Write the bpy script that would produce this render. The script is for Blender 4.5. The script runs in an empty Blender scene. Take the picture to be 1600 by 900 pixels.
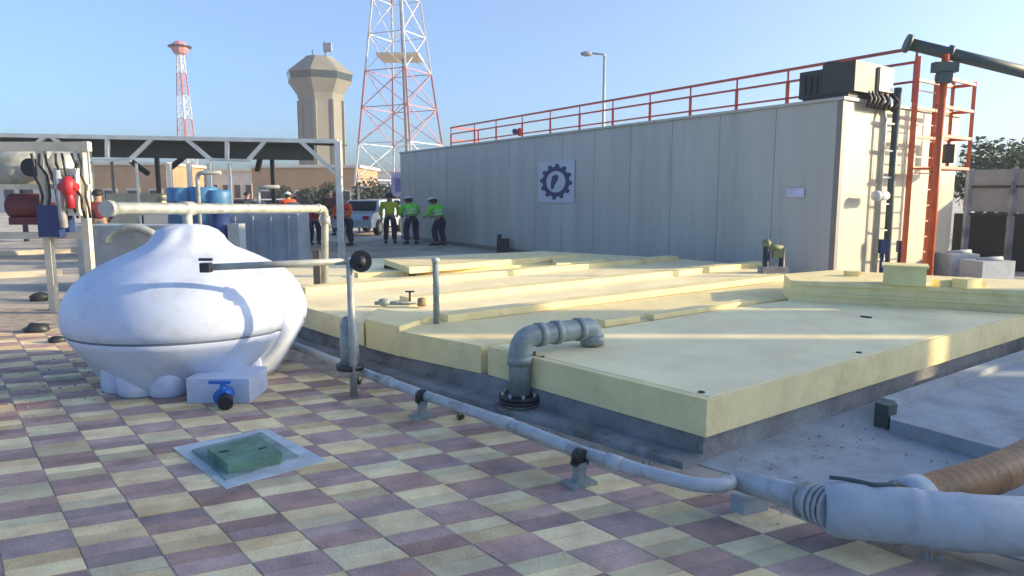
import bpy, bmesh, math, random
from mathutils import Vector, Matrix
R = math.radians
random.seed(7)
sc = bpy.context.scene
col = sc.collection

# ------------------------------------------------------------------ camera, sky, sun, exposure
F, CAMH, HOR = 1100.0, 1.6, 305.0            # focal length and horizon in pixels of a 1600 px wide picture
PITCH = math.atan((450 - HOR) / F)
cam_d = bpy.data.cameras.new('camera')
cam_d.sensor_width = 36.0
cam_d.lens = 36.0 * F / 1600.0
cam_d.clip_start = 0.05
cam_d.clip_end = 3000
cam = bpy.data.objects.new('camera', cam_d)
col.objects.link(cam)
cam.location = (0, 0, CAMH)
cam.rotation_euler = (math.pi / 2 - PITCH, 0, 0)
sc.camera = cam

SUN_EL, SUN_AZ = R(15), R(-1)                # azimuth from +X towards +Y
world = bpy.data.worlds.new("World")
sc.world = world
world.use_nodes = True
wn = world.node_tree
for n in list(wn.nodes): wn.nodes.remove(n)
sky = wn.nodes.new('ShaderNodeTexSky')
sky.sky_type = 'NISHITA'
sky.sun_disc = False
sky.sun_elevation = SUN_EL
sky.sun_rotation = math.pi / 2 - SUN_AZ
sky.altitude = 0
sky.air_density = 0.8
sky.dust_density = 2.8
sky.ozone_density = 4.5
bg = wn.nodes.new('ShaderNodeBackground'); bg.inputs[1].default_value = 0.15
wo = wn.nodes.new('ShaderNodeOutputWorld')
wn.links.new(sky.outputs[0], bg.inputs[0]); wn.links.new(bg.outputs[0], wo.inputs[0])
sd = bpy.data.lights.new('sun', 'SUN'); sd.energy = 3.8; sd.angle = R(0.5); sd.color = (1.0, 0.79, 0.48)
sun = bpy.data.objects.new('sun', sd); col.objects.link(sun)
sv = Vector((math.cos(SUN_EL) * math.cos(SUN_AZ), math.cos(SUN_EL) * math.sin(SUN_AZ), math.sin(SUN_EL)))
sun.rotation_euler = sv.to_track_quat('Z', 'Y').to_euler()
sc.view_settings.view_transform = 'Standard'
sc.view_settings.look = 'None'
sc.view_settings.gamma = 1.0
sc.view_settings.exposure = 1.27
sc.cycles.max_bounces = 8

# ------------------------------------------------------------------ where a picture point lies in the world
CP, SP = math.cos(PITCH), math.sin(PITCH)
def ray(px, py):
    a, b = (px - 800) / F, (450 - py) / F
    return Vector((a, CP + b * SP, b * CP - SP))
def G(px, py, z=0.0):                          # on the level z
    r = ray(px, py); t = (z - CAMH) / r.z
    return Vector((r.x * t, r.y * t, z))
def AY(px, py, Y):                             # at the distance Y ahead
    r = ray(px, py); t = Y / r.y
    return Vector((r.x * t, Y, CAMH + r.z * t))
def ZT(py, Y):
    k = (450 - py) / F
    return CAMH + Y * (k * CP - SP) / (CP + k * SP)

# ------------------------------------------------------------------ materials
MATS = {}
def mat(name, c, rough=0.6, metal=0.0, var=0.12, scale=3.0, bump=0.0, bscale=40.0, c2=None, spec=0.5, coat=0.0, streak=None, grime=0.0, gscale=1.0, gcol=(0.45, 0.38, 0.30)):
    if name in MATS: return MATS[name]
    m = bpy.data.materials.new(name); m.use_nodes = True
    nt = m.node_tree; b = nt.nodes['Principled BSDF']
    b.inputs['Roughness'].default_value = rough
    b.inputs['Metallic'].default_value = metal
    b.inputs['Specular IOR Level'].default_value = spec
    b.inputs['Coat Weight'].default_value = coat
    tc = nt.nodes.new('ShaderNodeTexCoord')
    mp = nt.nodes.new('ShaderNodeMapping')
    nt.links.new(tc.outputs['Object'], mp.inputs[0])
    if streak: mp.inputs['Scale'].default_value = streak
    nz = nt.nodes.new('ShaderNodeTexNoise'); nz.inputs['Scale'].default_value = scale
    nz.inputs['Detail'].default_value = 6; nz.inputs['Roughness'].default_value = 0.6
    nt.links.new(mp.outputs[0], nz.inputs['Vector'])
    rp = nt.nodes.new('ShaderNodeValToRGB')
    rp.color_ramp.elements[0].position = 0.3; rp.color_ramp.elements[1].position = 0.72
    lo = c2 if c2 else tuple(max(0, v * (1 - var * 1.6)) for v in c)
    hi = tuple(min(1, v * (1 + var)) for v in c)
    rp.color_ramp.elements[0].color = (*lo, 1); rp.color_ramp.elements[1].color = (*hi, 1)
    nt.links.new(nz.outputs['Fac'], rp.inputs[0]); nt.links.new(rp.outputs[0], b.inputs['Base Color'])
    mr = nt.nodes.new('ShaderNodeMapRange'); mr.inputs['To Min'].default_value = max(0.05, rough - 0.1); mr.inputs['To Max'].default_value = min(1, rough + 0.12)
    nt.links.new(nz.outputs['Fac'], mr.inputs[0]); nt.links.new(mr.outputs[0], b.inputs['Roughness'])
    if grime:
        ng = nt.nodes.new('ShaderNodeTexNoise'); ng.inputs['Scale'].default_value = gscale; ng.inputs['Detail'].default_value = 9; ng.inputs['Roughness'].default_value = 0.72
        nt.links.new(mp.outputs[0], ng.inputs['Vector'])
        gr_ = nt.nodes.new('ShaderNodeValToRGB'); gr_.color_ramp.elements[0].position = 0.50; gr_.color_ramp.elements[1].position = 0.70
        gr_.color_ramp.elements[0].color = (0, 0, 0, 1); gr_.color_ramp.elements[1].color = (grime, grime, grime, 1)
        nt.links.new(ng.outputs['Fac'], gr_.inputs[0])
        gm = nt.nodes.new('ShaderNodeMix'); gm.data_type = 'RGBA'; gm.blend_type = 'MULTIPLY'
        nt.links.new(gr_.outputs[0], gm.inputs[0]); nt.links.new(rp.outputs[0], gm.inputs[6]); gm.inputs[7].default_value = (*gcol, 1)
        nt.links.new(gm.outputs[2], b.inputs['Base Color'])
    if bump:
        n2 = nt.nodes.new('ShaderNodeTexNoise'); n2.inputs['Scale'].default_value = bscale; n2.inputs['Detail'].default_value = 5
        nt.links.new(tc.outputs['Object'], n2.inputs['Vector'])
        bp = nt.nodes.new('ShaderNodeBump'); bp.inputs['Strength'].default_value = bump; bp.inputs['Distance'].default_value = 0.02
        nt.links.new(n2.outputs['Fac'], bp.inputs['Height']); nt.links.new(bp.outputs[0], b.inputs['Normal'])
    MATS[name] = m
    return m

def paver_mat(name, c, dark):
    m = mat(name, c, 0.85, var=0.25, scale=5, bump=0.5, bscale=60, c2=dark)
    nt = m.node_tree; b = nt.nodes['Principled BSDF']
    at = nt.nodes.new('ShaderNodeAttribute'); at.attribute_name = 'tone'
    mx = nt.nodes.new('ShaderNodeMix'); mx.data_type = 'RGBA'; mx.blend_type = 'MULTIPLY'; mx.inputs[0].default_value = 1
    src = b.inputs['Base Color'].links[0].from_socket
    nt.links.new(src, mx.inputs[6]); nt.links.new(at.outputs['Color'], mx.inputs[7]); nt.links.new(mx.outputs[2], b.inputs['Base Color'])
    return m

M_cream   = mat('cream_panel_paint', (0.88, 0.74, 0.38), 0.6, var=0.10, scale=2.0, bump=0.15, bscale=14, spec=0.25, grime=.35, gscale=2.2)
M_lid     = mat('cream_cover_sheet', (0.96, 0.81, 0.48), 0.62, var=0.10, scale=1.6, bump=0.10, bscale=9, spec=0.2, grime=.28, gscale=1.1)
M_conc    = mat('grey_concrete', (0.30, 0.30, 0.30), 0.85, var=0.3, scale=2.2, bump=0.5, bscale=45, grime=.9, gscale=3.5)
M_floor   = mat('pale_concrete', (0.36, 0.40, 0.42), 0.85, var=0.15, scale=2.6, bump=0.3, bscale=45, grime=.6, gscale=1.8)
M_ground  = mat('sandy_ground', (0.50, 0.45, 0.36), 0.95, var=0.3, scale=0.7, bump=0.5, bscale=18)
M_sand    = mat('joint_sand', (0.42, 0.34, 0.26), 0.95, var=0.3, scale=6, bump=0.5)
M_pcream  = paver_mat('cream_paver', (0.94, 0.68, 0.38), (0.72, 0.51, 0.29))
M_ppurple = paver_mat('purple_paver', (0.52, 0.345, 0.29), (0.35, 0.235, 0.20))
M_pipe    = mat('grey_pvc', (0.27, 0.31, 0.29), 0.42, var=0.15, scale=6, bump=.1, bscale=60, grime=.8, gscale=9)
M_pipel   = mat('light_grey_pvc', (0.44, 0.46, 0.46), 0.45, var=0.14, scale=5, bump=.1, bscale=60, grime=.8, gscale=8)
M_gpipe   = mat('galvanised_pipe', (0.40, 0.42, 0.38), 0.45, 0.2, var=0.2, scale=8)
M_wrap    = mat('white_pipe_wrap', (0.42, 0.46, 0.49), 0.55, var=0.10, scale=4, bump=0.2, bscale=22, grime=.35, gscale=7)
M_brown   = mat('brown_hose', (0.36, 0.19, 0.075), 0.55, var=0.3, scale=5, bump=0.15)
M_tank    = mat('white_polyethylene', (0.53, 0.60, 0.73), 0.42, var=0.05, scale=1.5, bump=0.12, bscale=7, grime=.45, gscale=3)
M_seam    = mat('dark_seam', (0.12, 0.14, 0.2), 0.6)
M_black   = mat('black_rubber', (0.018, 0.018, 0.022), 0.6)
M_dark    = mat('dark_steel', (0.05, 0.055, 0.06), 0.5, 0.5, var=0.3, scale=8)
M_blue    = mat('blue_plastic', (0.01, 0.13, 0.50), 0.4)
M_navy    = mat('navy_paint', (0.012, 0.035, 0.13), 0.5)
M_bluet   = mat('blue_drum_plastic', (0.05, 0.18, 0.33), 0.45, var=0.25, scale=3)
M_wall    = mat('grey_cladding', (0.45, 0.44, 0.395), 0.45, var=0.10, scale=0.8, streak=(1, 1, 0.12), bump=0.05, bscale=3, grime=.3, gscale=2.5)
M_wallr   = mat('cream_cladding', (0.42, 0.39, 0.31), 0.5, var=0.1, scale=0.9, streak=(1, 1, 0.3), bump=0.05, bscale=3)
M_trim    = mat('cladding_trim', (0.20, 0.18, 0.16), 0.5)
M_red     = mat('red_handrail_paint', (0.50, 0.06, 0.025), 0.45, var=0.2, scale=7)
M_orange  = mat('orange_ladder_paint', (0.62, 0.10, 0.02), 0.45, var=0.2, scale=5)
M_dgreen  = mat('dark_green_cabinet', (0.014, 0.035, 0.03), 0.5, 0.1, var=0.3, scale=2)
M_dgrey   = mat('dark_louvre_grey', (0.030, 0.030, 0.024), 0.5, var=0.2, scale=2)
M_beige   = mat('beige_metal', (0.62, 0.56, 0.42), 0.5)
M_teal    = mat('green_grey_duct', (0.06, 0.09, 0.085), 0.5, var=0.25, scale=3)
M_mgreen  = mat('green_cast_lid', (0.12, 0.23, 0.16), 0.7, var=0.3, scale=8, bump=0.4, bscale=50)
M_mframe  = mat('green_stained_concrete', (0.22, 0.31, 0.29), 0.85, var=0.3, scale=5, bump=0.3)
M_mslab   = mat('pale_mortar', (0.50, 0.55, 0.56), 0.85, var=0.22, scale=5, bump=0.3)
M_white   = mat('white_steel_paint', (0.72, 0.70, 0.60), 0.5, var=0.12, scale=3)
M_sheet   = mat('dark_roof_sheet', (0.055, 0.06, 0.045), 0.7, var=0.3, scale=1)
M_tower   = mat('tower_concrete', (0.21, 0.20, 0.165), 0.8, var=0.15, scale=0.3, streak=(1, 1, 0.2))
M_tdark   = mat('tower_glass', (0.03, 0.05, 0.06), 0.2)
M_mastr   = mat('mast_red', (0.48, 0.20, 0.20), 0.6)  # red paled, with distance haze put into the colour
M_mastw   = mat('mast_white', (0.62, 0.62, 0.62), 0.6)
M_steelg  = mat('mast_grey', (0.25, 0.27, 0.30), 0.5)
M_peach   = mat('peach_render', (0.48, 0.28, 0.15), 0.85, var=0.15, scale=0.3)
M_bwhite  = mat('white_render', (0.66, 0.63, 0.55), 0.8, var=0.12, scale=0.4)
M_window  = mat('dark_window', (0.03, 0.035, 0.045), 0.15)
M_bark    = mat('bark', (0.10, 0.07, 0.05), 0.9, bump=0.5)
M_leaf    = mat('leaves', (0.045, 0.085, 0.025), 0.7, var=0.5, scale=1.2)
M_leafd   = mat('dark_leaves', (0.022, 0.036, 0.022), 0.75, var=0.5, scale=1.2)
M_skin    = mat('skin', (0.33, 0.19, 0.12), 0.55, var=0.08)
M_hair    = mat('black_hair', (0.012, 0.010, 0.010), 0.6)
M_helmet  = mat('white_helmet', (0.75, 0.77, 0.80), 0.35)
M_vgreen  = mat('green_hi_vis', (0.20, 0.80, 0.07), 0.7, bump=0.3, bscale=15)
M_vyellow = mat('yellow_hi_vis', (0.55, 0.60, 0.03), 0.7, bump=0.3, bscale=15)
M_vorange = mat('orange_hi_vis', (0.75, 0.11, 0.02), 0.7, bump=0.3, bscale=15)
M_vred    = mat('dark_red_cloth', (0.36, 0.02, 0.03), 0.8, bump=0.3, bscale=15)
M_cnavy   = mat('navy_cloth', (0.010, 0.018, 0.055), 0.85, bump=0.3, bscale=15)
M_cbrown  = mat('brown_cloth', (0.10, 0.05, 0.035), 0.85, bump=0.3, bscale=15)
M_cgrey   = mat('grey_cloth', (0.10, 0.12, 0.14), 0.85, bump=0.3, bscale=15)
M_tape    = mat('reflective_tape', (0.6, 0.62, 0.6), 0.3)
M_car     = mat('pale_blue_car_paint', (0.45, 0.52, 0.56), 0.3, 0.3, coat=0.6)
M_carw    = mat('white_car_paint', (0.7, 0.7, 0.7), 0.3, coat=0.6)
M_yellow  = mat('yellow_box_paint', (0.80, 0.70, 0.32), 0.5)
M_greyblk = mat('blue_grey_panel', (0.30, 0.34, 0.37), 0.6, var=0.15, scale=1.5)
M_emblem = mat('emblem_blue', (0.006, 0.022, 0.10), 0.5)
M_sheetw  = mat('logo_sheet', (0.48, 0.50, 0.55), 0.5, var=0.04)
M_poly    = mat('clear_sheeting', (0.62, 0.64, 0.62), 0.4)

# ------------------------------------------------------------------ mesh building
class MB:
    def __init__(s): s.bm = bmesh.new(); s.k = 0
    def _face(s, vs):
        try: f = s.bm.faces.new(vs); f.material_index = s.k; return f
        except ValueError: return None
    def box(s, c, d, rz=0.0, rx=0.0, ry=0.0):
        m = Matrix.Translation(Vector(c)) @ Matrix.Rotation(rz, 4, 'Z') @ Matrix.Rotation(ry, 4, 'Y') @ Matrix.Rotation(rx, 4, 'X')
        v = [s.bm.verts.new(m @ Vector((x * d[0] / 2, y * d[1] / 2, z * d[2] / 2))) for x in (-1, 1) for y in (-1, 1) for z in (-1, 1)]
        for q in ((0,1,3,2), (4,6,7,5), (0,4,5,1), (2,3,7,6), (0,2,6,4), (1,5,7,3)): s._face([v[i] for i in q])
        return s
    def beam(s, a, b, w, h, up=(0, 0, 1)):
        a, b = Vector(a), Vector(b); d = (b - a).normalized(); u = Vector(up)
        if abs(d.dot(u)) > 0.98: u = Vector((0, 1, 0))
        x = d.cross(u).normalized(); y = x.cross(d).normalized()
        v = [s.bm.verts.new(p + x * sx * w / 2 + y * sy * h / 2) for p in (a, b) for sx, sy in ((-1,-1), (1,-1), (1,1), (-1,1))]
        s._face(v[0:4][::-1]); s._face(v[4:8])
        for i in range(4): j = (i + 1) % 4; s._face([v[i], v[j], v[4 + j], v[4 + i]])
        return s
    def prism(s, poly, z0, z1):
        n = len(poly)
        ar = sum(poly[i][0] * poly[(i+1) % n][1] - poly[(i+1) % n][0] * poly[i][1] for i in range(n))
        if ar < 0: poly = poly[::-1]
        a = [s.bm.verts.new((p[0], p[1], z0)) for p in poly]; b = [s.bm.verts.new((p[0], p[1], z1)) for p in poly]
        s._face(a[::-1]); s._face(b)
        for i in range(n): j = (i + 1) % n; s._face([a[i], a[j], b[j], b[i]])
        return s
    def tube(s, pts, r, seg=12, cap=True):
        pts = [Vector(p) for p in pts]; n = len(pts)
        rr = r if isinstance(r, (list, tuple)) else [r] * n
        rings = []; ref = None
        for i, p in enumerate(pts):
            t = (pts[min(i+1, n-1)] - pts[max(i-1, 0)]).normalized()
            if ref is None:
                ref = Vector((0, 0, 1)) if abs(t.z) < 0.9 else Vector((1, 0, 0))
            x = (ref - t * ref.dot(t)).normalized(); ref = x; y = t.cross(x)
            rings.append([s.bm.verts.new(p + (x * math.cos(a) + y * math.sin(a)) * rr[i]) for a in (2 * math.pi * k / seg for k in range(seg))])
        for i in range(n - 1):
            for k in range(seg):
                f = s._face([rings[i][k], rings[i][(k+1) % seg], rings[i+1][(k+1) % seg], rings[i+1][k]])
                if f: f.smooth = True
        if cap: s._face(rings[0][::-1]); s._face(rings[-1])
        return s
    def lathe(s, prof, c=(0, 0, 0), seg=32, fn=None, smooth=True):
        c = Vector(c); rings = []
        for r, z in prof:
            ring = []
            for k in range(seg):
                a = 2 * math.pi * k / seg
                q = r if fn is None else fn(r, z, a)
                ring.append(s.bm.verts.new(c + Vector((q * math.cos(a), q * math.sin(a), z))))
            rings.append(ring)
        for i in range(len(rings) - 1):
            for k in range(seg):
                f = s._face([rings[i][k], rings[i][(k+1) % seg], rings[i+1][(k+1) % seg], rings[i+1][k]])
                if f: f.smooth = smooth
        s._face(rings[0][::-1]); s._face(rings[-1])
        return s
    def ball(s, c, r, seg=12, sq=(1, 1, 1)):
        m = Matrix.Translation(Vector(c)) @ Matrix.Diagonal((r * sq[0], r * sq[1], r * sq[2], 1))
        g = bmesh.ops.create_uvsphere(s.bm, u_segments=seg, v_segments=max(6, seg // 2), radius=1, matrix=m)
        for f in {f for v in g['verts'] for f in v.link_faces}: f.smooth = True; f.material_index = s.k
        return s
    def poly(s, pts):
        s._face([s.bm.verts.new(Vector(p)) for p in pts]); return s
    def build(s, name, mats, parent=None, loc=None, bevel=0.0, smooth=False):
        if bevel:
            ed = [e for e in s.bm.edges if len(e.link_faces) == 2 and e.calc_face_angle(0) > 0.6]
            bmesh.ops.bevel(s.bm, geom=ed, offset=bevel, segments=2, affect='EDGES', profile=0.7, clamp_overlap=True)
        base = loc if loc is not None else (parent_world(parent) if parent else Vector((0, 0, 0)))
        base = Vector(base)
        bmesh.ops.translate(s.bm, verts=s.bm.verts, vec=-base)
        bmesh.ops.recalc_face_normals(s.bm, faces=s.bm.faces)
        me = bpy.data.meshes.new(name); s.bm.to_mesh(me); s.bm.free()
        for m in (mats if isinstance(mats, (list, tuple)) else [mats]): me.materials.append(m)
        if smooth:
            for p in me.polygons: p.use_smooth = True
        o = bpy.data.objects.new(name, me); col.objects.link(o)
        if parent: o.parent = parent
        else: o.location = base
        return o
def parent_world(o):
    v = Vector((0, 0, 0))
    while o is not None: v = v + o.location; o = o.parent
    return v
def tag(o, label=None, cat=None, group=None, kind=None):
    if label: o['label'] = label
    if cat: o['category'] = cat
    if group: o['group'] = group
    if kind: o['kind'] = kind
    return o
def thing(name, label, cat, loc, group=None):
    o = bpy.data.objects.new(name, None); col.objects.link(o); o.location = Vector(loc)
    o.empty_display_size = 0.1
    return tag(o, label, cat, group)
def copy_tree(o, parent=None):
    c = o.copy(); col.objects.link(c); c.parent = parent
    for ch in [x for x in bpy.data.objects if x.parent == o]: copy_tree(ch, c)
    return c
def fillet(pts, rad, n=6):
    pts = [Vector(p) for p in pts]; out = [pts[0]]
    for i in range(1, len(pts) - 1):
        a, b, c = pts[i-1], pts[i], pts[i+1]
        r = min(rad, (a-b).length * 0.49, (c-b).length * 0.49)
        p, q = b + (a-b).normalized() * r, b + (c-b).normalized() * r
        for k in range(n + 1):
            t = k / n
            out.append(p * (1-t)**2 + b * 2 * t * (1-t) + q * t * t)
    out.append(pts[-1]); return out

# ------------------------------------------------------------------ ground
EU = Vector((0.915, 0.403, 0)); EV = Vector((-0.64, 0.768, 0))          # the two directions everything is laid out in
g = MB(); g.poly([(-900, -300, 0), (900, -300, 0), (900, 1500, 0), (-900, 1500, 0)])
tag(g.build('ground', M_ground), kind='structure')
L0, L1 = G(1105, 625, .41), G(622, 517, .41)
dL = (L1 - L0).normalized(); R1 = G(1568, 502, .41); dR = (R1 - L0).normalized()
f = MB()
c0 = Vector((L0.x, L0.y, 0)); dLf = Vector((dL.x, dL.y, 0)); dRf = Vector((dR.x, dR.y, 0))
f.prism([tuple(p)[:2] for p in (c0 + dLf * 0.15, c0 - dLf * 6 - dRf*0.0, c0 - dLf * 6 + dRf * 12, c0 + dLf * 9 + dRf * 12)], -0.1, 0.006)
tag(f.build('concrete_floor', M_floor), kind='structure')

# pavers: a checkerboard of squares, each of two bricks
pav = MB()
tones = []
TL = 0.29
o0 = G(142, 783)
TV = 0.24
s1, s2 = EU * TL, EV * TV
edge0 = c0 - dRf * 0.16
import itertools
def right_of_edge(p):                      # beyond the edge of the basin
    d = p - edge0
    return d.x * dLf.y - d.y * dLf.x > 0
sandpoly = [edge0 - dLf * 5, edge0 + dLf * 9, edge0 + dLf * 9 - Vector((9, 2, 0)), edge0 - dLf * 5 - Vector((12, 0, 0))]
sb = MB(); sb.poly([(p.x, p.y, 0.0115) for p in sandpoly])
tag(sb.build('paving_bed', M_sand), kind='structure')
man_c = (G(270, 699) + G(417, 669) + G(509, 718) + G(353, 763)) / 4
man_poly = [G(270, 699), G(417, 669), G(509, 718), G(353, 763)]
def inside(poly, p, m=0.02):
    n = len(poly); sg = []
    for i in range(n):
        a, b = poly[i], poly[(i+1) % n]
        sg.append((b.x-a.x)*(p.y-a.y) - (b.y-a.y)*(p.x-a.x))
    return all(x > m*-1 for x in sg) or all(x < m for x in sg)
tl = pav.bm.loops.layers.color.new('tone')
for i in range(-36, 44):
    for j in range(-44, 44):
        cream = (i + j) % 2 == 0
        c = o0 + s1 * i + s2 * j
        if c.y < 0.8 or c.y > 8.2 or c.x < -11 or right_of_edge(c + EU*0.2): continue
        for h in (0, 1):
            cc = c + s2 * (h * 0.5 - 0.25)
            gj = 0.0016
            a1, a2 = s1 * (0.5 - gj / TL), s2 * (0.25 - gj / TV)
            dz = random.uniform(-0.003, 0.003); z = 0.016 + dz
            bt = s1 * 0.018 + s2 * 0.0
            top = [cc + sx * a1 * (1 - .003 / TL * 2) + sy * a2 * (1 - .003 / TV * 4) for sx, sy in ((-1,-1), (1,-1), (1,1), (-1,1))]
            bot = [cc + sx * a1 + sy * a2 for sx, sy in ((-1,-1), (1,-1), (1,1), (-1,1))]
            tz = [z + random.uniform(-.001, .001) for _ in range(4)]
            tv = [pav.bm.verts.new((p.x, p.y, q)) for p, q in zip(top, tz)]
            mv = [pav.bm.verts.new((p.x, p.y, q - 0.004)) for p, q in zip(bot, tz)]
            bv = [pav.bm.verts.new((p.x, p.y, 0.0)) for p in bot]
            fs = [pav.bm.faces.new(tv)]
            for k in range(4):
                l = (k + 1) % 4
                fs.append(pav.bm.faces.new([mv[k], mv[l], tv[l], tv[k]]))
                fs.append(pav.bm.faces.new([bv[k], bv[l], mv[l], mv[k]]))
            t = random.uniform(0.82, 1.06); w = random.uniform(-.03, .04)
            for q in fs:
                q.material_index = 0 if cream else 1
                for lp in q.loops: lp[tl] = (min(1, t + w), t if t < 1 else 1, min(1, t - w), 1)
tag(pav.build('paving', [M_pcream, M_ppurple]), kind='structure')

# manhole
def pxpoly(pts, z): return [tuple(G(x, y, z))[:2] for x, y in pts]
mh = thing('manhole', 'square green manhole cover raised on a pale mortar surround in the checkered paving', 'manhole', (man_c.x, man_c.y, 0))
MB().prism(pxpoly([(270,699), (417,669), (509,718), (353,763)], 0.024), 0.001, 0.024).build('surround', M_mslab, mh, bevel=.006)
MB().prism(pxpoly([(300,703), (408,675), (466,712), (353,749)], 0.032), 0.02, 0.034).build('frame', M_mframe, mh, bevel=.004)
lid = MB(); lid.prism(pxpoly([(324,700), (402,680), (441,707), (356,725)], 0.095), 0.034, 0.095)
lid.build('cover_plate', M_mgreen, mh, bevel=.006)
for px, py in ((350, 705), (410, 700)):
    hm = MB()
    p = G(px, py, .097); hm.box(p, (.05, .015, .006), R(35)); hm.build('lifting_eye', M_dark, mh)

# ------------------------------------------------------------------ basin with its cream covers
def P2(px, py, z=.41): p = G(px, py, z); return (p.x, p.y)
basin = thing('basin', 'long grey concrete basin wall under the cream covers', 'basin', c0)
inn = lambda p, k: (p.x + k.x, p.y + k.y)
bigpoly = [G(622,517,.41), G(250,418,.41), G(850,392,.41), G(1060,404,.41), G(1200,416,.41), G(1605,440,.41), G(1650,480,.41), L0]
cen = sum(bigpoly, Vector()) / len(bigpoly)
pb = MB(); pb.prism([((p.x-cen.x)*0.985 + cen.x, (p.y-cen.y)*0.985 + cen.y) for p in bigpoly], 0.0, 0.178)
pb.build('wall', M_conc, basin, bevel=.01)
fb = MB()   # ledge along the left side
a = c0 + dLf * 0.05 - dRf * 0.0; b = c0 + dLf * 7
fb.prism([tuple(q)[:2] for q in (a - dRf * .13, b - dRf * .13, b + dRf * 0.1, a + dRf * 0.1)], 0.0, 0.045)
fb.build('footing', M_conc, basin, bevel=.01)

def cover(name, label, px_top, z0, z1, mat_=M_cream, group='cream covers over the basin', extra=None, poly=None):
    pl = poly or [P2(x, y, z1) for x, y in px_top]
    c = (sum(p[0] for p in pl) / len(pl), sum(p[1] for p in pl) / len(pl))
    t = thing(name, label, 'basin cover', (c[0], c[1], z0), group)
    MB().prism(pl, z0, z1).build('edge_panel', mat_, t, bevel=.008)
    return t, pl, c
# near cover, with a slightly sunk sheet and an upstand rim
near_px = [(1105,625), (1605,491), (1236,469), (1180,476), (762,541.5)]
t1, pl, c = cover('basin_cover', 'large nearest cream cover with the grey swan neck pipe lying on it', near_px, .182, .41)
shr = [((x-c[0])*0.975 + c[0], (y-c[1])*0.975 + c[1]) for x, y in pl]
MB().prism(shr, .40, .414).build('top_sheet', M_lid, t1, bevel=.002)
for px, py in ((1096, 613), (1342, 551)):
    d = MB(); p = G(px, py, .415); d.lathe([(.022, 0), (.022, .006), (.008, .01)], (p.x, p.y, .414), 10); d.build('bolt', M_dark, t1)
q = MB()
for x0, y0, x1, y1 in ((1345,494,1362,496),): 
    q.beam(G(x0, y0, .422), G(x1, y1, .422), .03, .012)
q.build('handle', M_dark, t1)
# second piece along the left edge, beyond the groove
t2, pl2, c2 = cover('basin_cover', 'cream cover strip behind the nearest cover, starting left of the swan neck pipe', [(751,540.5), (1230,466), (1234,438), (740,500), (676,500), (622,517)], .182, .408)
# recessed groove panel
gr = MB(); pA, pB = G(764,543,.38), G(748,539,.38)
gr.prism([(pA.x+dRf.x*.05, pA.y+dRf.y*.05), (pB.x+dRf.x*.05, pB.y+dRf.y*.05), (pB.x+dRf.x*.2, pB.y+dRf.y*.2), (pA.x+dRf.x*.2, pA.y+dRf.y*.2)], .182, .38)
gr.build('groove_panel', M_cream, t2)
# end block
t3, pl3, c3 = cover('cover_end_block', 'short raised cream block on the left edge of the basin beside the thin post', None, .18, .45, poly=[P2(624,517), P2(571,505), P2(590,488), P2(676,500)])
# far field
far_px = [(568,505), (250,419), (850,392), (1060,404), (1200,416), (1234,434), (742,497), (676,500), (590,488)]
t4, pl4, c4 = cover('basin_cover', 'wide cream cover field behind the near cover crossed by long ribs', far_px, .18, .40, M_lid)
# raised block on the right
t5, pl5, c5 = cover('basin_cover', 'raised cream cover block at the back right below the container corner', None, .182, .645,
    poly=[P2(1234,470), P2(1625,491), P2(1700,440,.645), P2(1560,436,.645), P2(1300,422,.645), P2(1225,428,.645)])
sm = MB(); a, b = G(1236,470,.41), G(1625,491,.41)
nrm = Vector((-(b-a).y, (b-a).x, 0)).normalized() * -1
a2, b2 = a + nrm * .012, b + nrm * .012
sm.beam((a2.x, a2.y, .50), (b2.x, b2.y, .50), .02, .025)
sm.beam((a2.x, a2.y, .62), (b2.x, b2.y, .62), .03, .045)
sm.build('trim_strip', M_cream, t5, bevel=.004)

def rib(p0, p1, h, w, label, z=.40):
    a, b = G(p0[0], p0[1], z), G(p1[0], p1[1], z)
    back = Vector((-(b-a).y, (b-a).x, 0)).normalized()
    a, b = a + back * w / 2, b + back * w / 2
    m = MB(); m.beam((a.x, a.y, z + h/2), (b.x, b.y, z + h/2), w, h)
    n = int((b-a).length / 1.1)
    o = m.build('cover_rib', M_cream, None, loc=(a.x, a.y, z), bevel=.008)
    return tag(o, label, 'cover rib', 'long cream ribs across the covers')
rib((700,504.5), (1234,437), .075, .20, 'longest cream rib, nearest to the large near cover')
rib((640,477), (1196,416), .08, .22, 'second cream rib back, starting behind the thin upright post')
rib((478,460), (1060,407), .08, .25, 'third cream rib back, starting at the white tank')
rib((560,434), (1000,409), .06, .2, 'low cream rib in front of the farthest raised cover', )
rib((945,511), (1000,503), .06, .13, 'very short cream rib piece behind the swan neck outlet', .408)
rib((1022,500), (1182,475.5), .05, .13, 'short low cream rib along the back edge of the nearest cover', .408)
t6, pl6, c6 = cover('basin_cover', 'farthest raised cream cover lit yellow, a dark gap below its near edge', [(600,405), (845,393), (905,397), (640,418)], .46, .55)
for p in pl6: lg = MB(); lg.box((p[0]*.96+c6[0]*.04, p[1]*.96+c6[1]*.04, .43), (.12, .12, .06)); lg.build('packer', M_dark, t6)
t7, pl7, c7 = cover('basin_cover', 'thin pale cover plank end by the foot of the grey wall', [(850,396), (935,400), (945,406), (870,412)], .43, .50)

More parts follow.
